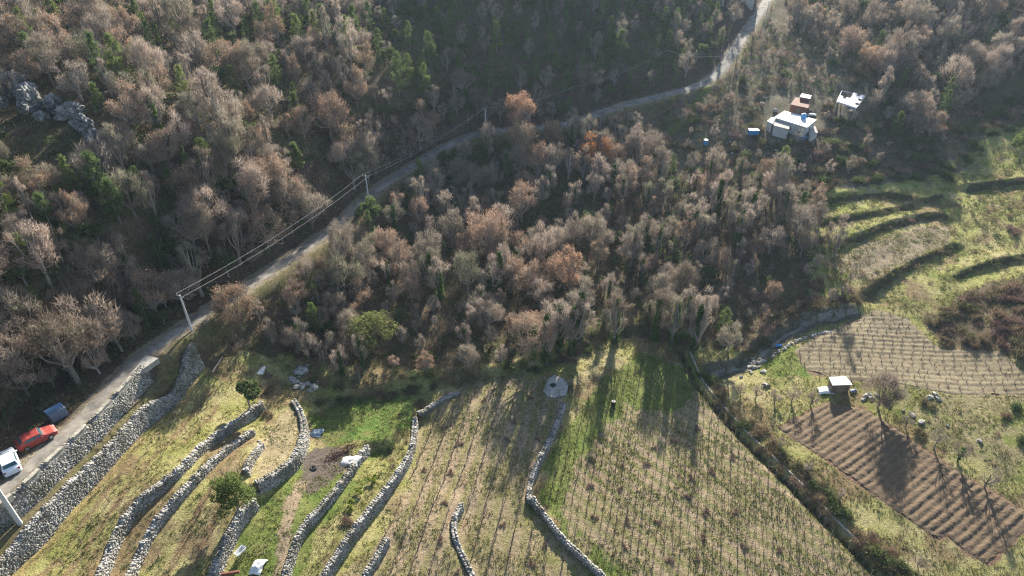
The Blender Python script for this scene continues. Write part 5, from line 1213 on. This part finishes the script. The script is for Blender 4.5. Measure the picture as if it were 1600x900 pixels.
g = at(1240,216); rp = roofpts([(1255,185)], 3.0, g[2])[0]; e = empty("water_tank", tuple(rp), 0, "blue water tank standing on the white flat roof", "tank"); mb = MB(); mb.tube([(0,0,.02),(0,0,.5),(0,0,1.0),(0,0,1.15)], [.6,.62,.6,.3], 14); mb.build("body", M['blue'], e); mb = MB(); mb.tube([(0,0,1.15),(0,0,1.22)], .22, 10); mb.build("lid", M['blue'], e)
crate(1331, 173, (1.6,.6,.9), M['lightblue'], "light blue box under the lower edge of the white concrete frame", "storage_box", "box", .3)
# crumpled sheets
def sheet(px, py, r, mat, lab, seed, name="tarpaulin", cat="tarpaulin", hgt=.35):
    p = at(px, py); n = 14; rgs = np.random.RandomState(seed); X, Y = np.meshgrid(np.linspace(-1, 1, n), np.linspace(-1, 1, n)); k = .75+.25*fbm(X*2+seed, Y*2, 1, 2, seed)
    Z = hgt*np.clip(1-(X**2+Y**2)*.5, 0, 1)*(.4+1.2*fbm(X*3+seed, Y*3, 1, 3, seed+1)); V = np.stack([X*r[0]*k+.15*Y, Y*r[1]*k, Z], -1).reshape(-1, 3); ii = np.arange(n*n).reshape(n, n)
    F = np.stack([ii[:-1, :-1], ii[:-1, 1:], ii[1:, 1:], ii[1:, :-1]], -1).reshape(-1, 4); o = mesh_np(name, V, F, mat, loc=(p[0], p[1], p[2]+.05)); s = o.modifiers.new("thick", 'SOLIDIFY'); s.thickness = .03; return tag(o, lab, cat)
sheet(1290, 611, (1.3,.9), M['white'], "crumpled white sheet on the ground left of the small hut", 3)
sheet(1217, 541, (.6,.35), M['blue'], "small blue sheet between the dirt track and the grass", 4)
sheet(403, 888, (.75,1.05), M['white'], "crumpled white sheet heap on the lawn at the bottom edge", 5, hgt=.7)
sheet(1333, 612, (.6,.4), M['steelblue'], "grey-blue sheet lying right of the small hut", 6)
sheet(1268, 180, (1.2,.8), M['white'], "white rubbish pile between the white-roofed house and brown shed", 8, "rubbish_pile", "rubbish")
sheet(495, 648+30, (.9,.9), M['steelblue'], "pale bluish sheet at the edge of the small green plot", 9)
# white trough on legs
p = at(378, 868); e = empty("garden_trough", tuple(p), 1.05, "white trough on legs on the lawn near the bottom edge", "trough"); mb = MB(); V = []
for (x, y, z) in ((.62,.34,1.0),(.5,.24,.62)):
    V += [(-x,-y,z),(x,-y,z),(x,y,z),(-x,y,z)]
V += [(-.55,-.28,.98),(.55,-.28,.98),(.55,.28,.98),(-.55,.28,.98),(-.45,-.19,.68),(.45,-.19,.68),(.45,.19,.68),(-.45,.19,.68)]
mb.add(V, [(7,6,5,4),(0,1,5,4),(1,2,6,5),(2,3,7,6),(3,0,4,7),(0,8,9,1),(1,9,10,2),(2,10,11,3),(3,11,8,0),(8,12,13,9),(9,13,14,10),(10,14,15,11),(11,15,12,8),(12,15,14,13)]); mb.build("basin", M['white'], e)
for x in (-.42, .42):
    for y in (-.2, .2): mb = MB(); mb.tube([(x,y,-.1),(x,y,.64)], .035, 5); mb.build("leg", M['metal'], e)
a, b = at(338, 897), at(375, 898); c = (a+b)/2; ang = math.atan2(b[1]-a[1], b[0]-a[0]); mb = MB(); mb.box((0,0,.15), (np.linalg.norm(b-a),.22,.4), rz=ang); tag(mb.build("low_brick_kerb", M['brick'], loc=tuple(c), bevel=.02), "low brick kerb at the bottom edge beside the lawn", "kerb")
# burnt heap, log, tyre
p = at(528, 712); mb = MB(); r2 = np.random.RandomState(5)
for k in range(160):
    t = r2.uniform(-1, 1); a = r2.normal(.75, .35); s = np.array([t*2.2*math.cos(.75)+r2.normal(0, .35), t*2.2*math.sin(.75)+r2.normal(0, .35), r2.uniform(0, .5)]); l = r2.uniform(.4, 1.3); d = np.array([math.cos(a), math.sin(a), r2.normal(0, .25)])
    mb.tube([tuple(s), tuple(s+d*l)], [.035, .012], 3, cap=False)
tag(mb.build("branch_pile", M['redbranch'], loc=tuple(p)), "pile of dark red pruned branches beside the burnt patch", "branch pile")
p = at(548, 722); sheet(548, 722, (1.3,1.0), M['ash'], "pale heap of ash and rubble at the end of the branch pile", 11, "ash_heap", "ash heap", .4)
p = at(490, 732); mb = MB(); V = []; F = []; n, m_ = 16, 8
for i in range(n):
    for j in range(m_):
        a, b = 6.283*i/n, 6.283*j/m_; rr = .34+.12*math.cos(b); V.append((rr*math.cos(a), rr*math.sin(a), .12+.11*math.sin(b))); F.append((i*m_+j, ((i+1)%n)*m_+j, ((i+1)%n)*m_+(j+1)%m_, i*m_+(j+1)%m_))
mb.add(V, F); tag(mb.build("old_tyre", M['rubber'], loc=tuple(p), smooth_=True), "old black tyre lying flat at the edge of the burnt patch", "tyre")
a, b = at(1190, 602), at(1203, 603); c = (a+b)/2; mb = MB(); mb.tube([tuple(a-c+np.array([0,0,.15])), tuple(b-c+np.array([0,0,.18]))], [.22, .16], 8); tag(mb.build("log", M['timber'], loc=tuple(c)), "dark log lying on the grass left of the fruit trees", "log")
# marker by the road
p = at(884, 197); mb = MB(); mb.box((0,0,.5), (.3,.2,1.0), taper=.8); tag(mb.build("marker_stone", M['white'], loc=tuple(p), bevel=.03), "small white marker stone at the roadside above the golden-leaved tree", "marker")
# tall posts by the channel
for k, (a, b) in enumerate(((1152,668),(1214,735),(1296,820),(1120,600),(1372,880))):
    p = at(a, b); mb = MB(); mb.tube([(0,0,-.4),(0,0,2.8)], [.05, .04], 6); o = mb.build("tall_post", M['stick'], loc=tuple(p)); tag(o, ["tall thin post beside the pale concrete wall, second from its far end","tall thin post beside the middle of the pale concrete wall","tall thin post beside the pale concrete wall nearest the ploughed field corner","tall thin post at the far end of the pale concrete wall","tall thin post beside the pale concrete wall at the bottom edge"][k], "post", "tall posts by the concrete wall")
# ---------------------------------------------------------------- vine stakes, vines and withered clumps
def rows(poly, A_px, B_px, spacing, step, jit, seed, phrase, hgt=1.35, cond=None):
    A, B = at(*A_px)[:2], at(*B_px)[:2]; u = (B-A)/np.linalg.norm(B-A); n = np.array([-u[1], u[0]]); r = np.random.RandomState(seed); out = []
    q = (poly[:, :2]-A); s0, s1 = (q@n).min(), (q@n).max(); t0, t1 = (q@u).min(), (q@u).max()
    for i, s in enumerate(np.arange(s0, s1, spacing)):
        for t in np.arange(t0+r.uniform(0, step), t1, step):
            if r.uniform() < .07: continue
            p = A+n*(s+r.normal(0, jit))+u*(t+r.normal(0, jit))
            out.append(p)
    out = np.array(out); out = out[inside(out[:, 0], out[:, 1], poly)]; px, py, t, z = pix(out); ok = (px > -10) & (px < 1610) & (py < 905)
    return [(x, y, zz, hgt*r.uniform(.8, 1.15), a, b, tt, phrase, u) for x, y, zz, a, b, tt in zip(out[ok, 0], out[ok, 1], z[ok], px[ok], py[ok], t[ok])]
ST = []
ST += rows(VBIG, (900,640), (1270,900), 1.9, 1.15, .08, 1, "in the large vineyard left of the pale concrete wall", 1.5)
ST += rows(VMID, (640,790), (700,640), 2.1, 1.3, .06, 2, "in the vineyard left of the winding stone wall", 1.4)
ST += rows(VUP, (1260,545), (1560,560), 1.6, 1.5, .08, 3, "in the brown upper vineyard", .75)
for k, (pl, ph) in enumerate((([(60,900),(150,780),(230,690),(300,610),(325,600),(345,620),(330,660),(270,710),(200,780),(160,860),(140,930),(40,930)], "on the broad terrace between the second and third stone walls"),
    ([(215,930),(250,860),(300,790),(350,735),(395,690),(400,720),(380,790),(345,850),(320,930)], "on the terrace above the lone round evergreen"),
    ([(10,860),(70,800),(150,705),(215,640),(235,640),(150,715),(60,815),(0,880)], "on the narrow terrace under the roadside wall"))):
    ST += rows(poly_w(pl), (150,840), (290,660), 2.0, 2.6, .08, 10+k, ph, 1.2)
d_ = [min(near(np.array([s[0]]), np.array([s[1]]), WD[nm][0])[0][0] for nm in ("w2","w3","w9","w11","w12")) for s in ST]
ST = [s for s, d in zip(ST, d_) if d > .9]
print("stakes", len(ST))
ST.sort(key=lambda s: -s[3]/s[6])
mb = MB(); mb.tube([(0,0,-.3),(.01,0,.5),(.02,.01,1.0)], [.032,.03,.024], 5); stk0 = mb.build("vine_stake", M['stick']); first = True
for s in ST[:300]:
    o = stk0 if first else stk0.copy()
    if not first: COL.objects.link(o)
    first = False; o.location = s[:3]; o.scale = (1, 1, s[3]); o.rotation_euler = (random.gauss(0, .04), random.gauss(0, .04), random.uniform(0, 6))
    tag(o, f"thin weathered vine stake {s[7]}", "stake", f"vine stakes {s[7]}")
def cross(S, name, mat, lab, seed):
    r = np.random.RandomState(seed); V = []; F = []; b = 0
    base = np.array([(x*.03, y*.03, z) for z in (-.3, 1) for x, y in ((-1,-1),(1,-1),(1,1),(-1,1))]); fc = np.array([(0,1,5,4),(1,2,6,5),(2,3,7,6),(3,0,4,7),(4,5,6,7)])
    for s in S:
        v = base*np.array([1, 1, s[3]]); v[4:, :2] += r.normal(0, .05, 2); V.append(v+np.array(s[:3])); F.append(fc+b); b += 8
    return tag(mesh_np(name, np.concatenate(V), np.concatenate(F), mat), lab, "stakes", kind='stuff')
if len(ST) > 300: cross(ST[300:], "vine_stakes", M['stick'], "many smaller thin stakes in rows across the vineyards", 4)
r = np.random.RandomState(9); n = len(ST); K = 7
c = np.repeat(np.array([[s[0], s[1], s[2]] for s in ST]), K, 0); U = np.repeat(np.array([np.r_[s[8], 0] for s in ST]), K, 0)
D = unit(U*r.choice([-1, 1], (n*K, 1))*r.uniform(.2, 1, (n*K, 1))+np.array([0, 0, .55])+r.normal(0, .25, (n*K, 3))); V, F = tri_cloud(c+r.normal(0, .06, (n*K, 3))+np.array([0, 0, .12]), D, r.uniform(.3, .8, n*K), r.uniform(.02, .05, n*K), r)
mm = vegmat("vine_canes", [(0,(.16,.10,.075)),(1,(.22,.14,.10))]); tag(mesh_np("vines", V, F, mm, attrs={"vary": ('FACE', r.uniform(0, 1, n*K)), "tint": ('FACE', r.uniform(0, .9, n*K))}), "low bare vine canes along the rows of stakes", "vines", kind='stuff')
Z3 = [(390,205),(235,310),(295,380),(160,480),(265,490),(505,295),(600,360),(235,610),(225,755),(285,875),(575,850),(625,770),(465,690),(485,360),(570,200)]
Z4 = [(305,390),(275,460),(185,465),(55,545),(175,555),(385,365),(470,315),(535,485),(455,510),(430,585),(205,680),(320,680),(75,660),(195,780),(365,835),(470,825),(510,650),(615,430),(620,640),(660,775),(790,790),(495,740),(65,440)]
src = PROTO['redshrub'][0]
for pts, ox, ph in ((Z3, 600, "in the vineyard left of the winding stone wall"), (Z4, 900, "in the large vineyard left of the pale concrete wall")):
    for k, (a, b) in enumerate(pts):
        p = at(ox+a*.4, 540+b*.4+3); o = src.copy(); COL.objects.link(o); o.name = "withered_clump"; o.location = tuple(p); s = random.uniform(.35, .5); o.scale = (s, s, s*.8); o.rotation_euler = (0, 0, random.uniform(0, 6)); tag(o, f"small reddish-brown withered clump {ph}", "clump", f"withered clumps {ph}")
for k, (a, b) in enumerate(((550,792),(562,772),(545,800),(583,752),(1160,0))[:4]):
    p = at(a, b); V, F, v = roundtree(980+k, 1.1, .6, 420, .09, 6, flat=.5); tag(mesh_np("lime_bush", V, F, M['limebush'], attrs={"vary": ('FACE', v)}, loc=tuple(p)), ["bright yellow-green bush in the weedy strip, second from the bottom","bright yellow-green bush in the weedy strip, third from the bottom","lowest bright yellow-green bush in the weedy strip","highest bright yellow-green bush in the weedy strip"][k], "bush", "yellow-green bushes")
# ---------------------------------------------------------------- air
if HAZE:
    m, nt, b = newmat("haze"); nt.nodes.remove(b); pv = nt.nodes.new("ShaderNodeVolumePrincipled"); pv.inputs["Color"].default_value = (.6, .78, 1.0, 1); pv.inputs["Density"].default_value = HAZE; pv.inputs["Anisotropy"].default_value = .3
    nt.links.new(pv.outputs[0], nt.nodes["Material Output"].inputs["Volume"]); zmin = float(gzz.min())-1; zmax = max(CZ, float(gzz.max()))+30
    mb = MB(); mb.box((0, 500, (zmin+zmax)/2), (5400, 5400, zmax-zmin)); tag(mb.build("haze", m), "thin bluish winter haze", "haze", kind='stuff')
